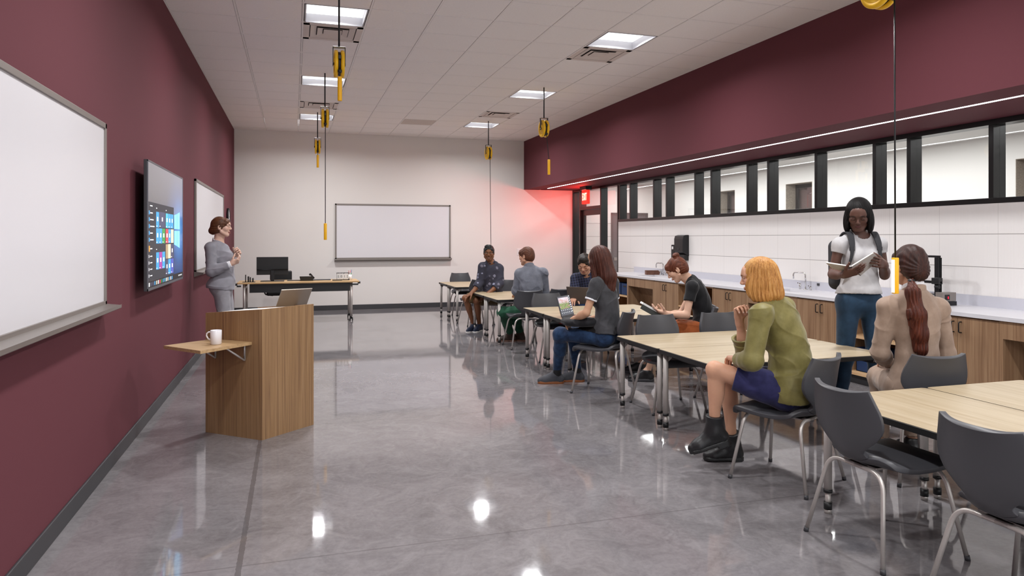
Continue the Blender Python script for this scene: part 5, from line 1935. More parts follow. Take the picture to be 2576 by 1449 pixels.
def ribbon(path, w, t, wdirs, mat, name, parent=None):
    """flat strap along a path; wdirs gives the width direction at each point"""
    mb = MB()
    n = len(path)
    vs, fs = [], []
    P = [Vector(p) for p in path]
    for i, p in enumerate(P):
        tg = (P[min(i + 1, n - 1)] - P[max(i - 1, 0)]).normalized()
        wd = Vector(wdirs[i] if isinstance(wdirs[0], (tuple, list, Vector, np.ndarray)) else wdirs)
        wd = (wd - tg * wd.dot(tg)).normalized()
        nn = tg.cross(wd)
        ww = w[i] if hasattr(w, '__len__') else w
        for a, b in ((-1, -1), (1, -1), (1, 1), (-1, 1)):
            vs.append(p + wd * (ww / 2 * a) + nn * (t / 2 * b))
    for i in range(n - 1):
        for k in range(4):
            fs.append((i * 4 + k, i * 4 + (k + 1) % 4, i * 4 + 4 + (k + 1) % 4, i * 4 + 4 + k))
    fs += [(3, 2, 1, 0), (4 * n - 4, 4 * n - 3, 4 * n - 2, 4 * n - 1)]
    mb.add(vs, fs)
    return mb.build(name, mat, parent, 0.002)


def hair_cap(H, o=.010, line=.055, tilt=0.0, extra=(), back=-.075, ridge=0.0, fr=90, side=.012):
    """hair close to the skull: the skull grown by o, trimmed along the hairline, round the face and at the nape"""
    E = lambda x, y, z, a, b, c: ell(H.p(x, y, z), A(a, b, c) * H.s, H.R)
    f = union([(E(0, -.012, .034, .073 + o, .093 + o, .086 + o), 0), (E(0, -.045, -.02, .060 + o * .8, .052 + o, .062), .04), (E(0, .070, .050, .052 + o, .026 + o * .8, .038 + o), .03)] + list(extra))
    # cut the face away: an ellipsoid in front, its top edge is the hairline
    face = E(0, .106, -.034 + tilt, .054 + side, .080, line + .037)
    f = smax(f, lambda P: -face(P), .006 * H.s)
    f = inter(f, plane(H.p(0, -.06, back), H.d(0, .25, -1)))
    if ridge:
        g = f

        def f(P):
            q = H.loc(P)
            a = np.arctan2(q[:, 0], q[:, 2] + .03)
            return g(P) + ridge * np.sin(a * fr / 6 + 2.0 * np.sin(q[:, 1] * 40) + 9 * q[:, 1])
    return f


# ---- standing woman with the open notebook (white tee, navy trousers, backpack)
def person_g():
    D = 5.75
    fw = nrm(A(CAM.x, CAM.y, 0) - A(*at(2163, 600, D)) * A(1, 1, 0))
    up = A(0, 0, 1)
    rt = np.cross(fw, up)
    P = lambda x, y, d=D: A(*at(x, y, d))
    J = dict(neck=P(2161, 586, D + .03), shR=P(2112, 615), shL=P(2212, 614), elR=P(2095, 690, D + .02), elL=P(2225, 692, D + .01), wrR=P(2126, 692, D - .36), wrL=P(2226, 666, D - .28),
             hipR=P(2135, 762), hipL=P(2191, 762), knR=P(2124, 900, D - .02), knL=P(2203, 897, D - .02), anR=A(*P(2112, 1036, D)), anL=A(*P(2210, 1036, D)), toeR=fw - rt * -.25, toeL=fw - rt * .3)
    for k in ('anR', 'anL'): J[k][2] = 0.085
    J['toeR'] = fw * A(1, 1, 0); J['toeL'] = fw * A(1, 1, 0) - rt * .25
    hd = P(2160, 541, D - .045)
    g = Person('g', 'f', J, hd, fw + up * -.42 + rt * .05, up + fw * .42, 1.06,
               hands=dict(R=dict(d=P(2172, 674, D - .47) - J['wrR'], n=up * .7 - fw * .5, c=(.12, .15, .2, .25), thumb=(.6, .7, .1)),
                          L=dict(d=P(2199, 657, D - .38) - J['wrL'], n=-fw * .8 - up * .1, c=(.45, .5, .55, .6), thumb=(.55, .6, .5))),
               skin='5d4036', lip='5a3030', brow='1c1412', eyes='down', iris='201510', h=.0065, hf=.0034)
    g.body('woman standing at the worktop in a white tee, reading an open notebook', feet=True)
    f = folds(g.top(.009, .026, .27, .002, .075, .070, .03), .0045, 38, 3)
    g.wear('tee_shirt', f, 'tee_white')
    f = folds(g.bottom(.007, 1.74, .006, .12), .003, 22, 5)
    g.wear('trousers', f, 'navy_trousers')
    H = g.H
    E = lambda x, y, z, a, b, c: ell(H.p(x, y, z), A(a, b, c) * H.s, H.R)
    # chin-length bob, parted at the side
    bob = union([(E(0, -.014, .036, .088, .108, .098), 0), (E(0, -.042, -.05, .092, .075, .10), .03), (E(.080, .004, -.055, .026, .052, .085), .025), (E(-.080, .004, -.055, .026, .052, .085), .025)])
    face = E(.006, .104, -.042, .057, .088, .090)
    bob = smax(bob, lambda P: -face(P), .006)
    bob = inter(bob, plane(H.p(0, 0, -.125), H.d(0, -.25, -1)))
    b0 = bob

    def bob(P):
        q = H.loc(P)
        a = np.arctan2(q[:, 0] - .02, q[:, 1] + .02)
        return b0(P) + .0024 * np.sin(a * 34 + 3 * np.sin(q[:, 2] * 22)) * np.clip((.12 - q[:, 2]) / .06, 0.2, 1)
    g.wear('hair', bob, 'hair_black', h=.0048, lo=H.o - .2, hi=H.o + .2)
    for k in 'LR': g.shoe(k, 'strap', 'paper')
    # backpack on both shoulders
    bp = empty('backpack', (0, 0, 0), 0, 'dark backpack worn by the standing woman in the white tee', 'backpack')
    Rm = g.frame(.6)
    c = g.spine(.55) - Rm[:, 1] * .215
    sdf_obj('bag', union([(rbox(c, (.145, .075, .21), Rm, .06), 0), (rbox(c - Rm[:, 1] * .07 - Rm[:, 2] * .06, (.11, .03, .11), Rm, .025), .03)]), c - .4, c + .4, .008, 'strap', bp)
    for k, sg in (('R', 1), ('L', -1)):
        s = J['sh' + k] * .62 + J['neck'] * .38
        f_, r_ = Rm[:, 1], Rm[:, 0] * sg
        pts = [s - f_ * .13 - up * .02, s - f_ * .06 + up * .045, s + up * .062, s + f_ * .055 + up * .045, s + f_ * .098 - up * .03 + r_ * .006, s + f_ * .112 - up * .11 + r_ * .012, s + f_ * .10 - up * .2 + r_ * .03, s + f_ * .04 - up * .29 + r_ * .055]
        w = [.05, .052, .052, .05, .046, .024, .018, .018]
        q = catmull(np.array(pts), 28)
        wq = np.interp(np.linspace(0, 1, 29), np.linspace(0, 1, 8), w)
        st = ribbon([tuple(p) for p in q], list(wq), .012, tuple(Rm[:, 0]), 'strap', 'shoulder_strap', bp)
        b = s + f_ * .108 - up * .075 + r_ * .010
        MB().cbox((0, 0, 0), (.04, .012, .032), Matrix.Translation(Vector(b)) @ Matrix([list(r) for r in Rm]).to_4x4()).build('buckle', 'black', st, .002)
    # the open notebook
    nb = empty('notebook', (0, 0, 0), 0, 'open pale notebook held by the standing woman in the white tee', 'notebook')
    st_, sb_ = P(2141, 671, D - .40), P(2165, 693, D - .27)
    for nm, ot, ob in (('right', P(2198, 636, D - .38), P(2214, 652, D - .25)), ('left', P(2077, 661, D - .42), P(2094, 675, D - .28))):
        q = [st_, ot, ob, sb_]
        n_ = nrm(np.cross(q[1] - q[0], q[3] - q[0]))
        if n_.dot(fw) > 0: n_ = -n_
        for nm2, a, b, m, ins in (('cover', -.0015, .0015, 'book_cover', 0), ('page_block', .0015, .009, 'paper', .02)):
            cc = sum(q) / 4
            qq = [p + (cc - p) * ins for p in q]
            MB().add([tuple(p + n_ * a) for p in qq] + [tuple(p + n_ * b) for p in qq], [(3, 2, 1, 0), (4, 5, 6, 7), (0, 1, 5, 4), (1, 2, 6, 5), (2, 3, 7, 6), (3, 0, 4, 7)]).build(nm2, m, nb)
    mb = MB()
    for i in range(24):
        p = st_ + (sb_ - st_) * (i + .5) / 24
        mb.cyl(tuple(p - A(0, 0, .004)), tuple(p + A(0, 0, .008)), .0025, seg=6)
    mb.build('spiral_binding', 'black', nb)



def arm_end(s, k, a, b, o, mat, name):
    """a cuff round the forearm between two shares of its length"""
    J = s.J; e, w = J['el' + k], J['wr' + k]
    m = (1.0 if s.sex == 'f' else 1.16)
    f = cone(e, w, .036 * m + o, .026 * m + o)
    u = w - e
    f = inter(f, plane(e + u * b, u), plane(e + u * a, -u))
    c = e + u * (a + b) / 2
    return s.wear(name, f, mat, h=.005, lo=c - .12, hi=c + .12)


def collar(s, mat, o=.010, hgt=.045, open_front=.03, name='collar', lift=.0):
    """stand collar round the neck, open at the front"""
    n = s.J['neck']; top_ = s.H.p(0, -.02, -.05)
    u = nrm(top_ - n); Rn = s.frame(1.0)
    r = (.050 if s.sex == 'f' else .058) + o
    b = n + u * lift
    f = inter(cone(b - u * .05, b + u * .2, r + .012, r), plane(b + u * hgt, u + Rn[:, 1] * .45), plane(b - u * .02, -u))
    f = cut(f, cone(b - u * .06, b + u * .2, r + .003, r - .009))
    if open_front: f = cut(f, cone(b + Rn[:, 1] * .1 - u * .04, b + Rn[:, 1] * .05 + u * .12, open_front * .6, open_front))
    return s.wear(name, f, mat, h=.0045, lo=n - .14, hi=n + .14)


def pix(D):
    return lambda x, y, d=D: A(*at(x, y, d))


def ang(a): return A(math.cos(math.radians(a)), math.sin(math.radians(a)), 0)


UP = A(0, 0, 1)


# ---- teacher in the grey suit
M['suit_grey'] = cloth('light_grey_suit', '85848b', '918f97', var=.04)
M['suit_grey_b'] = cloth('light_grey_trousers', '8b898e', '97959b', var=.04)
M['shirt_white'] = cloth('white_shirt', 'e2e2e6', 'ececf0', var=.03)
M['hair_brown'] = hair_mat('chestnut_hair', '3a2114', '583520', '754a30', (120, 120, 30))


def person_t():
    D = 8.2
    P = pix(D)
    fw = ang(-6); rt = np.cross(fw, UP)
    J = dict(neck=P(548, 611, D), shR=P(531, 624, D - .17), shL=P(546, 621, D + .17), elR=P(531, 683, D - .22), wrR=P(581, 664, D - .16), elL=P(560, 672, D + .2), wrL=P(592, 643, D + .12),
             hipR=P(556, 722, D - .10), hipL=P(562, 722, D + .09), knR=P(566, 812, D - .1), knL=P(577, 812, D + .1), anR=P(562, 903, D - .1), anL=P(572, 900, D + .1), toeR=fw + rt * .2, toeL=fw - rt * .2, bow=fw * .03)
    for k in ('anR', 'anL'): J[k][2] = .085
    g = Person('t', 'f', J, P(556, 572, D - .01), fw + UP * .05, UP - fw * .03, .98, skin='d8b3a0', lip='b0524f', brow='4a3022', mouth=.005, h=.0062, hf=.0036,
               hands=dict(R=dict(d=P(606, 652, D - .12) - J['wrR'], n=UP * .7 + fw * .0 - rt * .5, c=(.7, .8, .9, 1.0), thumb=(.7, .5, .5), tc=.5),
                          L=dict(d=P(607, 625, D + .08) - J['wrL'], n=-fw * .3 + rt * .8, c=(1.0, 1.1, 1.2, 1.25), thumb=(.7, .4, .5), tc=.5)))
    g.body('teacher in a light grey suit with a hair bun, gesturing behind the lectern')
    g.wear('jacket', folds(g.top(.013, .030, 1.86, .008, -.02, .076, .03), .006, 34, 2), 'suit_grey')
    g.wear('trousers', folds(g.bottom(.008, 1.85, .008, .1), .003, 30, 7), 'suit_grey_b')
    for k in 'LR': arm_end(g, k, .80, 1.0, .012, 'shirt_white', 'shirt_cuff')
    collar(g, 'shirt_white', .006, .03, .02, 'shirt_collar')
    H = g.H
    E = lambda x, y, z, a, b, c: ell(H.p(x, y, z), A(a, b, c) * H.s, H.R)
    f = hair_cap(H, .009, .058, .0, [(E(0, -.108, -.035, .036, .034, .036), .02), (E(0, -.085, -.03, .05, .03, .05), .03)], -.075, .0012, 120)
    g.wear('hair', f, 'hair_brown', h=.0042, lo=H.o - .19, hi=H.o + .19)
    for k in 'LR': g.shoe(k, 'black', 'black')


# ---- man in the dark floral shirt
def floral():
    t = NT('floral_shirt')
    v = t.coord()
    vo = t.node('ShaderNodeTexVoronoi', feature='F1'); vo.inputs['Scale'].default_value = 15.0
    t.link(v, vo.inputs['Vector'])
    n = t.noise(v, 60.0, 3, .6)
    d = t.math('ADD', vo.outputs['Distance'], t.math('MULTIPLY', t.math('SUBTRACT', n, .5), .55))
    sep = t.node('ShaderNodeSeparateColor'); t.link(vo.outputs['Color'], sep.inputs[0])
    pick = t.math('GREATER_THAN', sep.outputs[0], .45)
    m = t.math('MULTIPLY', t.math('LESS_THAN', d, .34), pick)
    c = t.mix(m, lin('2b2b3a'), t.mix(sep.outputs[1], lin('8d8fa6'), lin('5f5a66')))
    t.set(Base_Color=c, Roughness=.8)
    return t.m


def plaid(name, base, a, b, fr=34):
    t = NT(name)
    v = t.coord((1, 1, 1), (0.1, 0.15, .35))
    sep = t.node('ShaderNodeSeparateXYZ'); t.link(v, sep.inputs[0])
    def band(c, f, th, ph): return t.math('GREATER_THAN', t.math('SINE', t.math('MULTIPLY_ADD', c, f, ph)), th)
    c = t.mix(t.math('MULTIPLY', band(sep.outputs['X'], fr * 3.2, .1, 0), .6), lin(base), lin(a))
    c = t.mix(t.math('MULTIPLY', band(sep.outputs['Z'], fr * 3.2, .1, 0), .5), c, lin(a))
    c = t.mix(t.math('MULTIPLY', band(sep.outputs['X'], fr * 3.2, .9, 1.2), .4), c, lin(b))
    c = t.mix(t.math('MULTIPLY', band(sep.outputs['Z'], fr * 3.2, .9, 1.2), .4), c, lin(b))
    t.set(Base_Color=c, Roughness=.85)
    return t.m


M['floral'] = floral()
M['khaki'] = cloth('khaki_shorts', '5e4a30', '735c3e')
M['navy_shoe'] = plain('navy_canvas', '14203a', .7)
M['hair_jet'] = hair_mat('jet_hair', '080808', '121212', '201f1f', (90, 90, 90))


def person_a():
    D = 11.4
    P = pix(D)
    fw = ang(238); rt = np.cross(fw, UP)
    J = dict(neck=P(1234, 660, D), shR=P(1214, 671, D - .05), shL=P(1256, 676, D + .05), elR=P(1207, 712, D - .08), wrR=P(1187, 737, D - .22), elL=P(1258, 714, D - .02), wrL=P(1228, 738, D - .2),
             hipR=P(1226, 748, D), hipL=P(1252, 748, D + .04), knR=P(1171, 750, D - .18), knL=P(1199, 757, D - .22), anR=P(1192, 820, D - .05), anL=P(1206, 816, D - .02), toeR=A(-.7, -.7, 0), toeL=A(-.6, -.8, 0), bow=-fw * .02)
    J['anR'][2] = J['anL'][2] = .085
    g = Person('a', 'm', J, P(1230, 637, D - .03), ang(253) - UP * .06, UP, 1.06, skin='7d5238', lip='80473a', brow='120d0b', mouth=.008, stubble=.35, h=.0075, hf=.0046,
               hands=dict(R=dict(d=P(1172, 748, D - .26) - J['wrR'], n=-UP, c=(.3, .35, .4, .4)), L=dict(d=P(1205, 750, D - .28) - J['wrL'], n=-UP, c=(.4, .45, .5, .5))))
    g.body('seated man in a dark floral shirt and khaki shorts facing us, hands on his knees')
    g.wear('floral_shirt', folds(g.top(.012, .02, 1.5, .012, -.06, .066, .03), .006, 36, 12), 'floral', h=.007)
    collar(g, 'floral', .006, .035, .03)
    g.wear('shorts', folds(g.bottom(.012, .9, .014, .06), .006, 36, 13), 'khaki', h=.007)
    H = g.H
    E = lambda x, y, z, a, b, c: ell(H.p(x, y, z), A(a, b, c) * H.s, H.R)
    f = hair_cap(H, .010, .068, .0, [(E(.01, .045, .105, .055, .045, .03), .02)], -.055, .0015, 100, .008)
    g.wear('hair', f, 'hair_jet', h=.006, lo=H.o - .19, hi=H.o + .19)
    for k in 'LR': g.shoe(k, 'navy_shoe', 'paper')


# ---- man in the grey shirt seen from behind
M['grey_shirt'] = cloth('grey_chambray', '6a6d78', '7c7f89', var=.06)
M['green_trousers'] = cloth('green_chinos', '1d4532', '2b5a43')
M['brown_boot'] = plain('brown_leather', '3a2a22', .5, noise=.1)
M['hair_auburn'] = hair_mat('auburn_hair', '3d2217', '5a3423', '714530', (110, 110, 110))


def person_b():
    D = 9.86
    P = pix(D)
    fw = ang(98); rt = np.cross(fw, UP)
    J = dict(neck=P(1331, 672, D), shR=P(1366, 686, D + .03), shL=P(1307, 688, D - .03), elR=P(1372, 735, D + .12), wrR=P(1352, 748, D + .33), elL=P(1299, 733, D + .02), wrL=P(1305, 742, D + .27),
             hipR=P(1352, 782, D + .06), hipL=P(1322, 784, D - .04), knR=P(1292, 784, D + .24), knL=P(1264, 786, D + .12), anR=P(1310, 842, D + .40), anL=P(1286, 845, D + .36), toeR=A(-.75, .6, 0), toeL=A(-.85, .4, 0), bow=-fw * .04)
    J['anR'][2] = J['anL'][2] = .09
    g = Person('b', 'm', J, P(1325, 645, D + .03), ang(128) - UP * .1, UP, 1.07, skin='c99a80', h=.0075, hf=.0046,
               hands=dict(R=dict(d=rt * -.4 + fw * .8, n=-UP, c=(.3, .3, .4, .4)), L=dict(d=fw, n=-UP, c=(.3, .3, .4, .4))))
    g.body('seated man with short auburn hair in a grey shirt and green trousers, back to us')
    g.wear('shirt', folds(g.top(.012, .020, 1.92, .009, -.10, .068, .02), .007, 34, 22), 'grey_shirt', h=.007)
    collar(g, 'grey_shirt', .006, .026, .02)
    g.wear('trousers', folds(g.bottom(.010, 1.86, .010, .06), .005, 36, 23), 'green_trousers', h=.007)
    H = g.H
    f = hair_cap(H, .008, .050, .0, [], -.075, .0008, 160, .006)
    g.wear('hair', f, 'hair_auburn', h=.0055, lo=H.o - .19, hi=H.o + .19)
    for k in 'LR': g.shoe(k, 'brown_boot', 'walnut', boot=.06)


# ---- man in the plaid shirt behind the laptop
M['plaid'] = plaid('navy_plaid', '10121f', '1f2447', '5d5f78', 58)
M['jeans'] = cloth('blue_jeans', '1c2f52', '2f4a74', var=.15)
M['hair_dark'] = hair_mat('dark_brown_hair', '120d0b', '201813', '332820', (100, 100, 100))


def person_c():
    D = 9.55
    P = pix(D)
    fw = ang(232); rt = np.cross(fw, UP); lf = ang(216)
    hip = P(1486, 778, D + .08)
    J = dict(neck=P(1474, 687, D - .02), shR=P(1449, 701, D + .0), shL=P(1500, 699, D + .02), elR=P(1443, 738, D - .06), wrR=P(1446, 752, D - .28), elL=P(1507, 738, D - .06), wrL=P(1490, 752, D - .28),
             hipR=hip + rt * .09, hipL=hip - rt * .09, knR=hip + lf * .42 + rt * .10 + UP * .01, knL=hip + lf * .42 - rt * .12, anR=hip + lf * .45 + rt * .1, anL=hip + lf * .45 - rt * .12, toeR=lf, toeL=lf, bow=-fw * .05)
    J['anR'][2] = J['anL'][2] = .085
    g = Person('c', 'm', J, P(1470, 664, D - .09), ang(236) - UP * .55, UP + ang(236) * .5, 1.10, skin='c89a82', lip='a35f55', brow='1c1410', eyes='down', stubble=.3, h=.007, hf=.0043,
               hands=dict(R=dict(d=fw - UP * .1, n=-UP, c=(.4, .4, .45, .45)), L=dict(d=fw - UP * .1, n=-UP, c=(.4, .4, .45, .45))))
    g.body('man in a navy plaid shirt bent over his laptop')
    g.wear('plaid_shirt', folds(g.top(.012, .02, 1.8, .012, -.06, .066, .02), .0035, 22, 32), 'plaid', h=.007)
    collar(g, 'plaid', .008, .035, .03)
    g.wear('jeans', folds(g.bottom(.010, 1.9, .008, .06), .003, 22, 33), 'jeans', h=.008)
    H = g.H
    E = lambda x, y, z, a, b, c: ell(H.p(x, y, z), A(a, b, c) * H.s, H.R)
    f = hair_cap(H, .011, .068, .0, [(E(-.012, .055, .098, .060, .045, .034), .02)], -.06, .0018, 90, .008)
    g.wear('hair', f, 'hair_dark', h=.0055, lo=H.o - .19, hi=H.o + .19)
    for k in 'LR': g.shoe(k, 'black', 'black')


# ---- woman in jeans with the laptop, long auburn hair
M['tee_char'] = cloth('charcoal_tee', '38383b', '46464a', var=.08, rough=.7)
M['denim'] = cloth('indigo_denim', '14233f', '2a4467', var=.22)
M['belt'] = plain('black_leather_belt', '141212', .45)
M['sneaker'] = plain('grey_suede', '44454b', .8, noise=.1, nscale=200)
M['gum'] = plain('gum_sole', '8a5028', .6)
M['hair_mahog'] = hair_mat('mahogany_hair', '2c150f', '48241a', '633526', (130, 130, 7))
M['jacket_blk'] = cloth('black_wool', '17171a', '26262a')


def person_d():
    D = 6.9
    P = pix(D)
    fw = ang(128); rt = np.cross(fw, UP); lf = ang(141)
    J = dict(neck=P(1513, 700, D), shL=P(1500, 715, D - .13), shR=P(1541, 711, D + .11), elL=P(1475, 787, D - .16), wrL=P(1441, 804, D - .02), elR=P(1546, 782, D + .16), wrR=P(1485, 803, D + .28),
             hipL=P(1513, 846, D - .09), hipR=P(1541, 838, D + .06), knL=P(1409, 841, D + .13), knR=P(1440, 839, D + .30), anL=P(1401, 930, D + .36), anR=P(1453, 926, D + .45), toeL=ang(165), toeR=ang(160), bow=-fw * .03)
    J['anL'][2] = J['anR'][2] = .095
    g = Person('d', 'f', J, P(1507, 653, D + .02), ang(112) - UP * .18, UP + ang(112) * .1, 1.06, skin='c99c7e', h=.0060, hf=.0038,
               hands=dict(L=dict(d=P(1427, 815, D + .06) - J['wrL'], n=-UP * .8 + rt * .2, c=(.5, .55, .6, .65)), R=dict(d=lf - UP * .2, n=-UP, c=(.4, .4, .5, .5))))
    g.body('seated woman with long mahogany hair, dark grey tee and blue jeans, back to us')
    f = g.top(.010, .020, .52, .010, .045, .062, .02)
    g.wear('tee_shirt', folds(f, .006, 38, 42), 'tee_char')
    for k in 'LR':
        s_, e_ = J['sh' + k], J['el' + k]
        u = e_ - s_
        c = s_ + u * .53
        g.wear('sleeve_trim', inter(cone(s_, e_, .0635, .0545), plane(s_ + u * .565, u), plane(s_ + u * .505, -u)), 'shirt_white', h=.005, lo=c - .12, hi=c + .12)
    nk = J['neck']
    g.wear('neck_trim', cut(inter(cone(nk - UP * .03, nk + UP * .05, .078, .060), plane(nk + UP * .012, UP + g.frame(1)[:, 1] * .5), plane(nk - UP * .012, -UP - g.frame(1)[:, 1] * .5)), cone(nk - UP * .1, nk + UP * .1, .056, .052)), 'shirt_white', h=.0045, lo=nk - .13, hi=nk + .13)
    b = g.bottom(.009, 1.93, .004, .075)
    g.wear('jeans', folds(b, .005, 40, 43), 'denim')
    R0 = g.frame(0.1); c0 = g.spine(0)
    bt = inter(grow(g.bottom(.009, .5, .004, .2), .006), plane(c0 + R0[:, 2] * .078, R0[:, 2]), plane(c0 + R0[:, 2] * .040, -R0[:, 2]))
    g.wear('belt', bt, 'belt', h=.005, lo=c0 - .3, hi=c0 + .3)
    H = g.H
    E = lambda x, y, z, a, b, c: ell(H.p(x, y, z), A(a, b, c) * H.s, H.R)
    bk = -g.frame(.8)[:, 1]
    back = nk + bk * .075
    hair = union([(E(0, -.016, .034, .086, .106, .098), 0), (cone(H.p(0, -.045, -.02), back + UP * .0, .088, .080), .03), (cone(back, back - UP * .11 + bk * .01, .080, .062), .03),
                  (cone(back - UP * .10, back - UP * .20 + rt * .02 + bk * .012, .062, .030), .03), (cone(H.p(-.06, .02, -.03), nk + g.frame(1)[:, 1] * .02 - rt * .075 - UP * .07, .035, .022), .03), (cone(H.p(.06, .0, -.03), nk + rt * .085 - UP * .09 + bk * .02, .035, .022), .03)])
    face = E(0, .100, -.035, .060, .085, .092)
    hair = smax(hair, lambda P_: -face(P_), .006)
    h0 = hair

    def hair(P_):
        q = H.loc(P_)
        a = np.arctan2(q[:, 0], -q[:, 1] + .03)
        w = np.clip((.14 - q[:, 2]) / .1, .15, 1)
        return h0(P_) + w * (.0026 * np.sin(a * 30 + 2.2 * np.sin(q[:, 2] * 9)) + .0016 * np.sin(a * 61 + 3 * np.sin(q[:, 2] * 14)))
    g.wear('hair', hair, 'hair_mahog', h=.0048, lo=H.o - A(.24, .24, .48), hi=H.o + .2)
    for k in 'LR':
        g.wear('sock', cone(J['an' + k] - UP * .02, J['an' + k] + nrm(J['kn' + k] - J['an' + k]) * .10, .043, .044), 'black', h=.006, lo=J['an' + k] - .2, hi=J['an' + k] + .2)
        g.shoe(k, 'sneaker', 'gum', .009, .035)
    # folded jacket in her lap
    c = (P(1459, 812, D - .02))
    f = union([(ell(c + lf * .04, A(.115, .09, .045)), 0), (ell(c - lf * .08 + UP * .008, A(.10, .09, .045)), .04), (ell(c + lf * .13 + UP * .006, A(.05, .08, .032)), .03)])
    sdf_obj('folded_jacket', folds(f, .012, 30, 5), c - .28, c + .28, .0055, 'jacket_blk', label='black jacket bundled in the lap of the woman in jeans', cat='jacket')


# ---- woman reading in the black top
M['tee_black'] = cloth('black_top', '121214', '1d1d20')
M['rust'] = cloth('rust_orange_skirt', '8f4a22', 'a85a2e')
M['hair_copper'] = hair_mat('copper_hair', '3a1a10', '5d2e1c', '7d452c', (120, 120, 30))
M['blk_leather'] = plain('black_leather', '19191b', .42, noise=.08, nscale=120, bump=.2, bscale=300)


def person_e():
    D = 7.3
    P = pix(D)
    fw = ang(146); rt = np.cross(fw, UP)
    J = dict(neck=P(1735, 703, D), shL=P(1741, 722, D - .16), shR=P(1752, 716, D + .15), elL=P(1727, 793, D - .22), wrL=P(1676, 790, D - .16), elR=P(1712, 790, D + .14), wrR=P(1675, 789, D + .06),
             hipL=P(1768, 835, D - .10), hipR=P(1774, 832, D + .09), knL=P(1668, 835, D - .02), knR=P(1676, 826, D + .22), anL=P(1628, 937, D + .06), anR=P(1614, 911, D + .5), toeL=ang(158), toeR=ang(152), bow=-fw * .05)
    J['anL'][2] = J['anR'][2] = .10
    hf_ = fw * .84 - UP * .54
    g = Person('e', 'f', J, P(1704, 678, D - .01), hf_, UP * .84 + fw * .54, 1.04, skin='d3aa92', lip='b0605a', brow='4a2a1c', eyes='down', h=.0060, hf=.0036,
               hands=dict(L=dict(d=P(1640, 779, D - .14) - J['wrL'], n=UP * .8 + rt * .3, c=(.35, .4, .45, .5), thumb=(.5, .6, .6)), R=dict(d=P(1650, 786, D) - J['wrR'], n=UP * .5 - rt * .6, c=(.5, .5, .5, .5))))
    g.body('seated woman with a copper hair bun in a black top, reading a book')
    g.wear('black_top', folds(g.top(.010, .014, .50, .008, .03, .072, .035, .05), .0045, 40, 52), 'tee_black')
    g.wear('skirt', folds(g.bottom(.014, .86, .022, .09), .0075, 36, 53), 'rust')
    H = g.H
    E = lambda x, y, z, a, b, c: ell(H.p(x, y, z), A(a, b, c) * H.s, H.R)
    bun = union([(E(-.018, -.052, .128, .030, .024, .020), 0), (E(.014, -.058, .135, .026, .026, .020), .006), (E(.0, -.072, .122, .026, .026, .026), .006), (E(-.004, -.05, .112, .022, .022, .02), .01)])
    f = hair_cap(H, .008, .055, .0, [(bun, .008)], -.07, .0012, 120)
    g.wear('hair', f, 'hair_copper', h=.0042, lo=H.o - .22, hi=H.o + .22)
    for k in 'LR': g.shoe(k, 'blk_leather', 'dgrey', .008, .02, .024)
    bk = empty('book', (0, 0, 0), 0, 'dark covered book held open by the reading woman in the black top', 'book')
    a, b = P(1616, 765, D - .15), P(1664, 792, D - .15)
    u = b - a; dp = A(.2935, .956, 0) * .15
    n_ = nrm(np.cross(u, dp))
    if n_[2] < 0: n_ = -n_
    for nm, lo_, hi_, m, ins in (('cover', -.004, .0, 'cover_dark', 0), ('page_block', 0., .020, 'paper', .01)):
        q = [a + u * ins, b - u * ins, b - u * ins + dp, a + u * ins + dp]
        MB().add([tuple(p + n_ * lo_) for p in q] + [tuple(p + n_ * hi_) for p in q], [(3, 2, 1, 0), (4, 5, 6, 7), (0, 1, 5, 4), (1, 2, 6, 5), (2, 3, 7, 6), (3, 0, 4, 7)]).build(nm, m, bk)
    q = [a, b]
    dn_ = -n_ * .05 - dp * .08
    MB().add([tuple(a), tuple(b), tuple(b + dn_), tuple(a + dn_)] + [tuple(p + A(.004, .006, 0)) for p in (a, b, b + dn_, a + dn_)], [(3, 2, 1, 0), (4, 5, 6, 7), (0, 1, 5, 4), (1, 2, 6, 5), (2, 3, 7, 6), (3, 0, 4, 7)]).build('spine', 'cover_dark', bk)


M['cover_dark'] = plain('dark_green_book_cover', '1e211c', .5, noise=.2, nscale=25)

# ---- blonde woman in the olive jacket
M['olive'] = cloth('olive_jacket', '6f6738', '857d4b', var=.06, rough=.5)
M['indigo_skirt'] = cloth('indigo_skirt', '23234a', '34345f', var=.12)
M['hair_blonde'] = hair_mat('strawberry_blonde_hair', '8a5826', 'b98243', 'd6a868', (130, 130, 7))


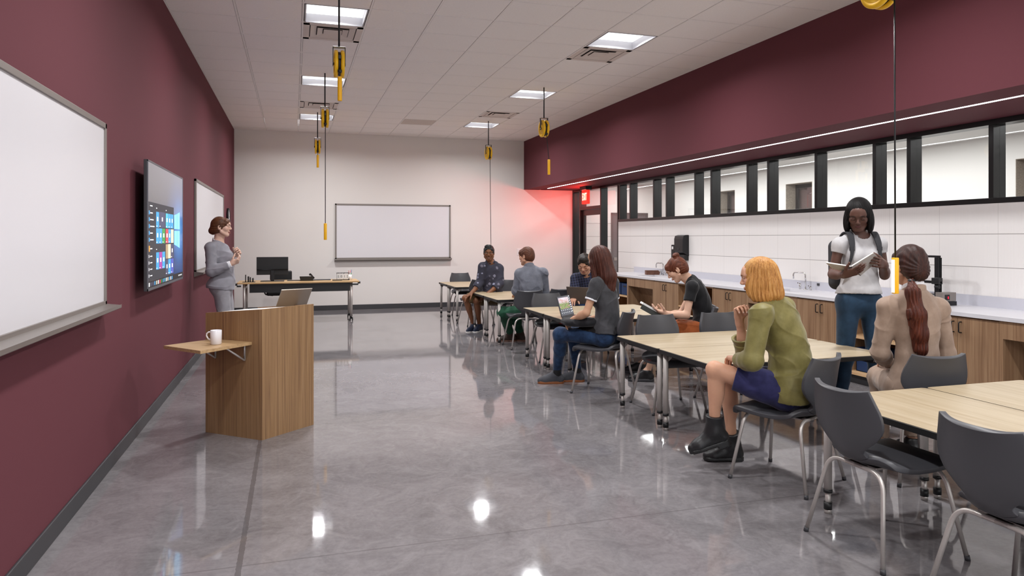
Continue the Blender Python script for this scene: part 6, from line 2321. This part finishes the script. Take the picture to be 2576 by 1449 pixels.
def person_f():
    D = 4.38
    P = pix(D)
    fw = ang(132); rt = np.cross(fw, UP); lf = ang(146)
    J = dict(neck=P(1934, 752, D - .01), shL=P(1914, 792, D - .16), shR=P(1972, 776, D + .13), elL=P(1893, 908, D - .20), wrL=P(1855, 905, D - .02), elR=P(1876, 886, D + .16), wrR=P(1859, 802, D + .10),
             hipL=P(1972, 985, D - .08), hipR=P(2008, 972, D + .10), knL=P(1798, 930, D + .06), knR=P(1826, 945, D + .26), anL=P(1798, 1082, D + .10), anR=P(1843, 1103, D + .36), toeL=ang(160) - UP * .35, toeR=ang(164), bow=-fw * .045)
    J['anR'][2] = .10
    J['dnL'] = A(-.3, .12, -1)
    g = Person('f', 'f', J, P(1910, 699, D - .02), ang(139) - UP * .12, UP + ang(139) * .08, .98, skin='d2a184', lip='b0605a', brow='7a5028', h=.0056, hf=.0034, bulk=1.06,
               hands=dict(R=dict(d=P(1862, 770, D + .06) - J['wrR'], n=-A(.2935, .956, 0) * .8 + rt * .2 + UP * -.1, c=(1.05, 1.0, .95, .9), thumb=(.8, .3, .6), tc=.6, s=.92),
                          L=dict(d=P(1836, 897, D + .1) - J['wrL'], n=-UP * .8, c=(.5, .55, .6, .6))))
    g.body('blonde woman in an olive jacket and navy skirt sitting with crossed legs', feet=True)
    f = g.top(.013, .030, dict(L=1.90, R=1.30), .010, -.015, .060, .012)
    g.wear('jacket', folds(f, .0065, 36, 62, dirs=[rt * .5 + UP]), 'olive')
    collar(g, 'olive', .012, .055, .03)
    # turned-back cuff on the raised arm
    e_, w_ = J['elR'], J['wrR']; u = w_ - e_
    c = e_ + u * .42
    cf = cut(inter(cone(e_ + u * .05, e_ + u * .65, .046, .084), plane(e_ + u * .46, u), plane(e_ + u * .16, -u)), cone(e_, e_ + u * .6, .034, .060))
    g.wear('cuff', folds(cf, .004, 40, 3), 'olive', h=.005, lo=c - .16, hi=c + .16)
    # zip pull hanging at the hem
    z = P(1900, 1000, D - .26)
    g.wear('skirt', folds(g.bottom(.012, .70, .016, .06), .0055, 42, 63), 'indigo_skirt')
    H = g.H
    E = lambda x, y, z_, a, b, c_: ell(H.p(x, y, z_), A(a, b, c_) * H.s, H.R)
    bob = union([(E(0, -.012, .036, .086, .106, .098), 0), (E(0, -.055, -.05, .092, .076, .10), .03), (E(0, -.080, -.11, .084, .052, .05), .03), (E(.074, .018, -.06, .028, .062, .085), .025), (E(-.074, .018, -.06, .028, .062, .085), .025), (E(-.07, -.02, -.12, .03, .05, .04), .025), (E(.07, -.02, -.12, .03, .05, .04), .025)])
    face = E(0, .108, -.040, .066, .080, .098)
    bob = smax(bob, lambda P_: -face(P_), .006)
    bob = inter(bob, plane(H.p(0, 0, -.145), H.d(0, .12, -1)))
    b0 = bob

    def bob(P_):
        q = H.loc(P_)
        a = np.arctan2(q[:, 0], q[:, 1] + .02)
        w = np.clip((.13 - q[:, 2]) / .08, .15, 1)
        return b0(P_) + w * (.0026 * np.sin(a * 28 + 2.5 * np.sin(q[:, 2] * 16)) + .0014 * np.sin(a * 63 + 3 * np.sin(q[:, 2] * 25)))
    g.wear('hair', bob, 'hair_blonde', h=.0042, lo=H.o - .22, hi=H.o + .2)
    for k in 'LR': g.shoe(k, 'blk_leather', 'black', .009, .03, .018, 'ankle_boot', boot=.095, heel=.024)


# ---- woman in the tan blazer, seen from behind
M['tan'] = cloth('tan_blazer', '937d6d', 'a58f7f', var=.05, rough=.6)
M['hair_auburn_dark'] = hair_mat('dark_auburn_hair', '1c0e0b', '331a14', '4e2a20', (120, 120, 8))
M['tail'] = hair_mat('auburn_ponytail', '2a120d', '4a2014', '6d3420', (120, 120, 8))


def person_h():
    D = 4.5
    P = pix(D)
    fw = ang(76); rt = np.cross(fw, UP); lf = ang(60)
    hip = P(2302, 977, D - .02)
    J = dict(neck=P(2297, 735, D), shR=P(2360, 774, D), shL=P(2234, 772, D), elR=P(2381, 888, D + .03), elL=P(2214, 886, D + .03), wrR=P(2350, 915, D + .24), wrL=P(2238, 915, D + .24),
             hipR=hip + rt * .095, hipL=hip - rt * .095, knR=hip + lf * .42 + rt * .11 + UP * .0, knL=hip + lf * .42 - rt * .10 - UP * .01, anR=hip + lf * .40 + rt * .12, anL=hip + lf * .42 - rt * .11, toeR=fw, toeL=fw, bow=-fw * .03)
    J['anR'][2] = J['anL'][2] = .085
    g = Person('h', 'f', J, P(2289, 669, D + .02), ang(80) - UP * .1, UP, 1.04, skin='c79a80', h=.0058, hf=.0042, bulk=.98,
               hands=dict(R=dict(d=fw - rt * .5, n=-UP, c=(.4, .4, .5, .5)), L=dict(d=fw + rt * .2, n=-UP, c=(.4, .4, .5, .5))))
    g.body('woman in a tan blazer with a long auburn ponytail, back to us')
    f = g.top(.012, .016, 1.92, .006, -.01, .062, -.005)
    g.wear('blazer', folds(f, .0062, 36, 72, dirs=[rt * .6 + UP]), 'tan')
    collar(g, 'shirt_white', .006, .052, .02, 'shirt_collar')
    collar(g, 'tan', .016, .036, .05, 'blazer_collar', -.012)
    g.wear('trousers', folds(g.bottom(.011, 1.9, .012, .05), .005, 38, 73), 'tan')
    H = g.H
    E = lambda x, y, z, a, b, c: ell(H.p(x, y, z), A(a, b, c) * H.s, H.R)
    f = hair_cap(H, .012, .055, .0, [(E(0, -.06, -.04, .070, .050, .06), .03)], -.095, .0014, 110)
    hr = g.wear('hair', f, 'hair_auburn_dark', h=.0045, lo=H.o - .19, hi=H.o + .19)
    rt0 = P(2293, 707, D - .085)
    pts = np.array([rt0, P(2296, 735, D - .125), P(2306, 790, D - .145), P(2314, 840, D - .145), P(2318, 880, D - .14), P(2318, 898, D - .14)])
    rr = [.017, .036, .046, .042, .030, .010]
    it = [(cone(pts[i], pts[i + 1], rr[i], rr[i + 1]), .03) for i in range(5)]
    it += [(cone(pts[2] + rt * .02, P(2322, 868, D - .14), .03, .016), .02), (cone(pts[2] - rt * .02, P(2302, 882, D - .14), .03, .010), .02)]
    t0 = union(it)

    def tail(P_):
        a = (P_ - pts[0]) @ rt
        b = (P_ - pts[0]) @ nrm(A(.2935, .956, 0))
        return t0(P_) + .0024 * np.sin(a * 420 + 2.5 * np.sin(P_[:, 2] * 17)) + .0016 * np.sin(a * 250 - b * 160 + 3 * np.sin(P_[:, 2] * 11 + 1))
    g.wear('ponytail', tail, 'tail', h=.0045, lo=pts.min(0) - .1, hi=pts.max(0) + .1, parent=hr)
    g.wear('hair_tie', ell(rt0 + A(0, 0, .002), A(.022, .022, .012)), 'black', h=.004, lo=rt0 - .06, hi=rt0 + .06, parent=hr)
    for k in 'LR': g.shoe(k, 'black', 'black')


PEOPLE = {k[7:]: v for k, v in list(globals().items()) if k.startswith('person_')}

for _k in 'tabcdefgh': PEOPLE[_k]()
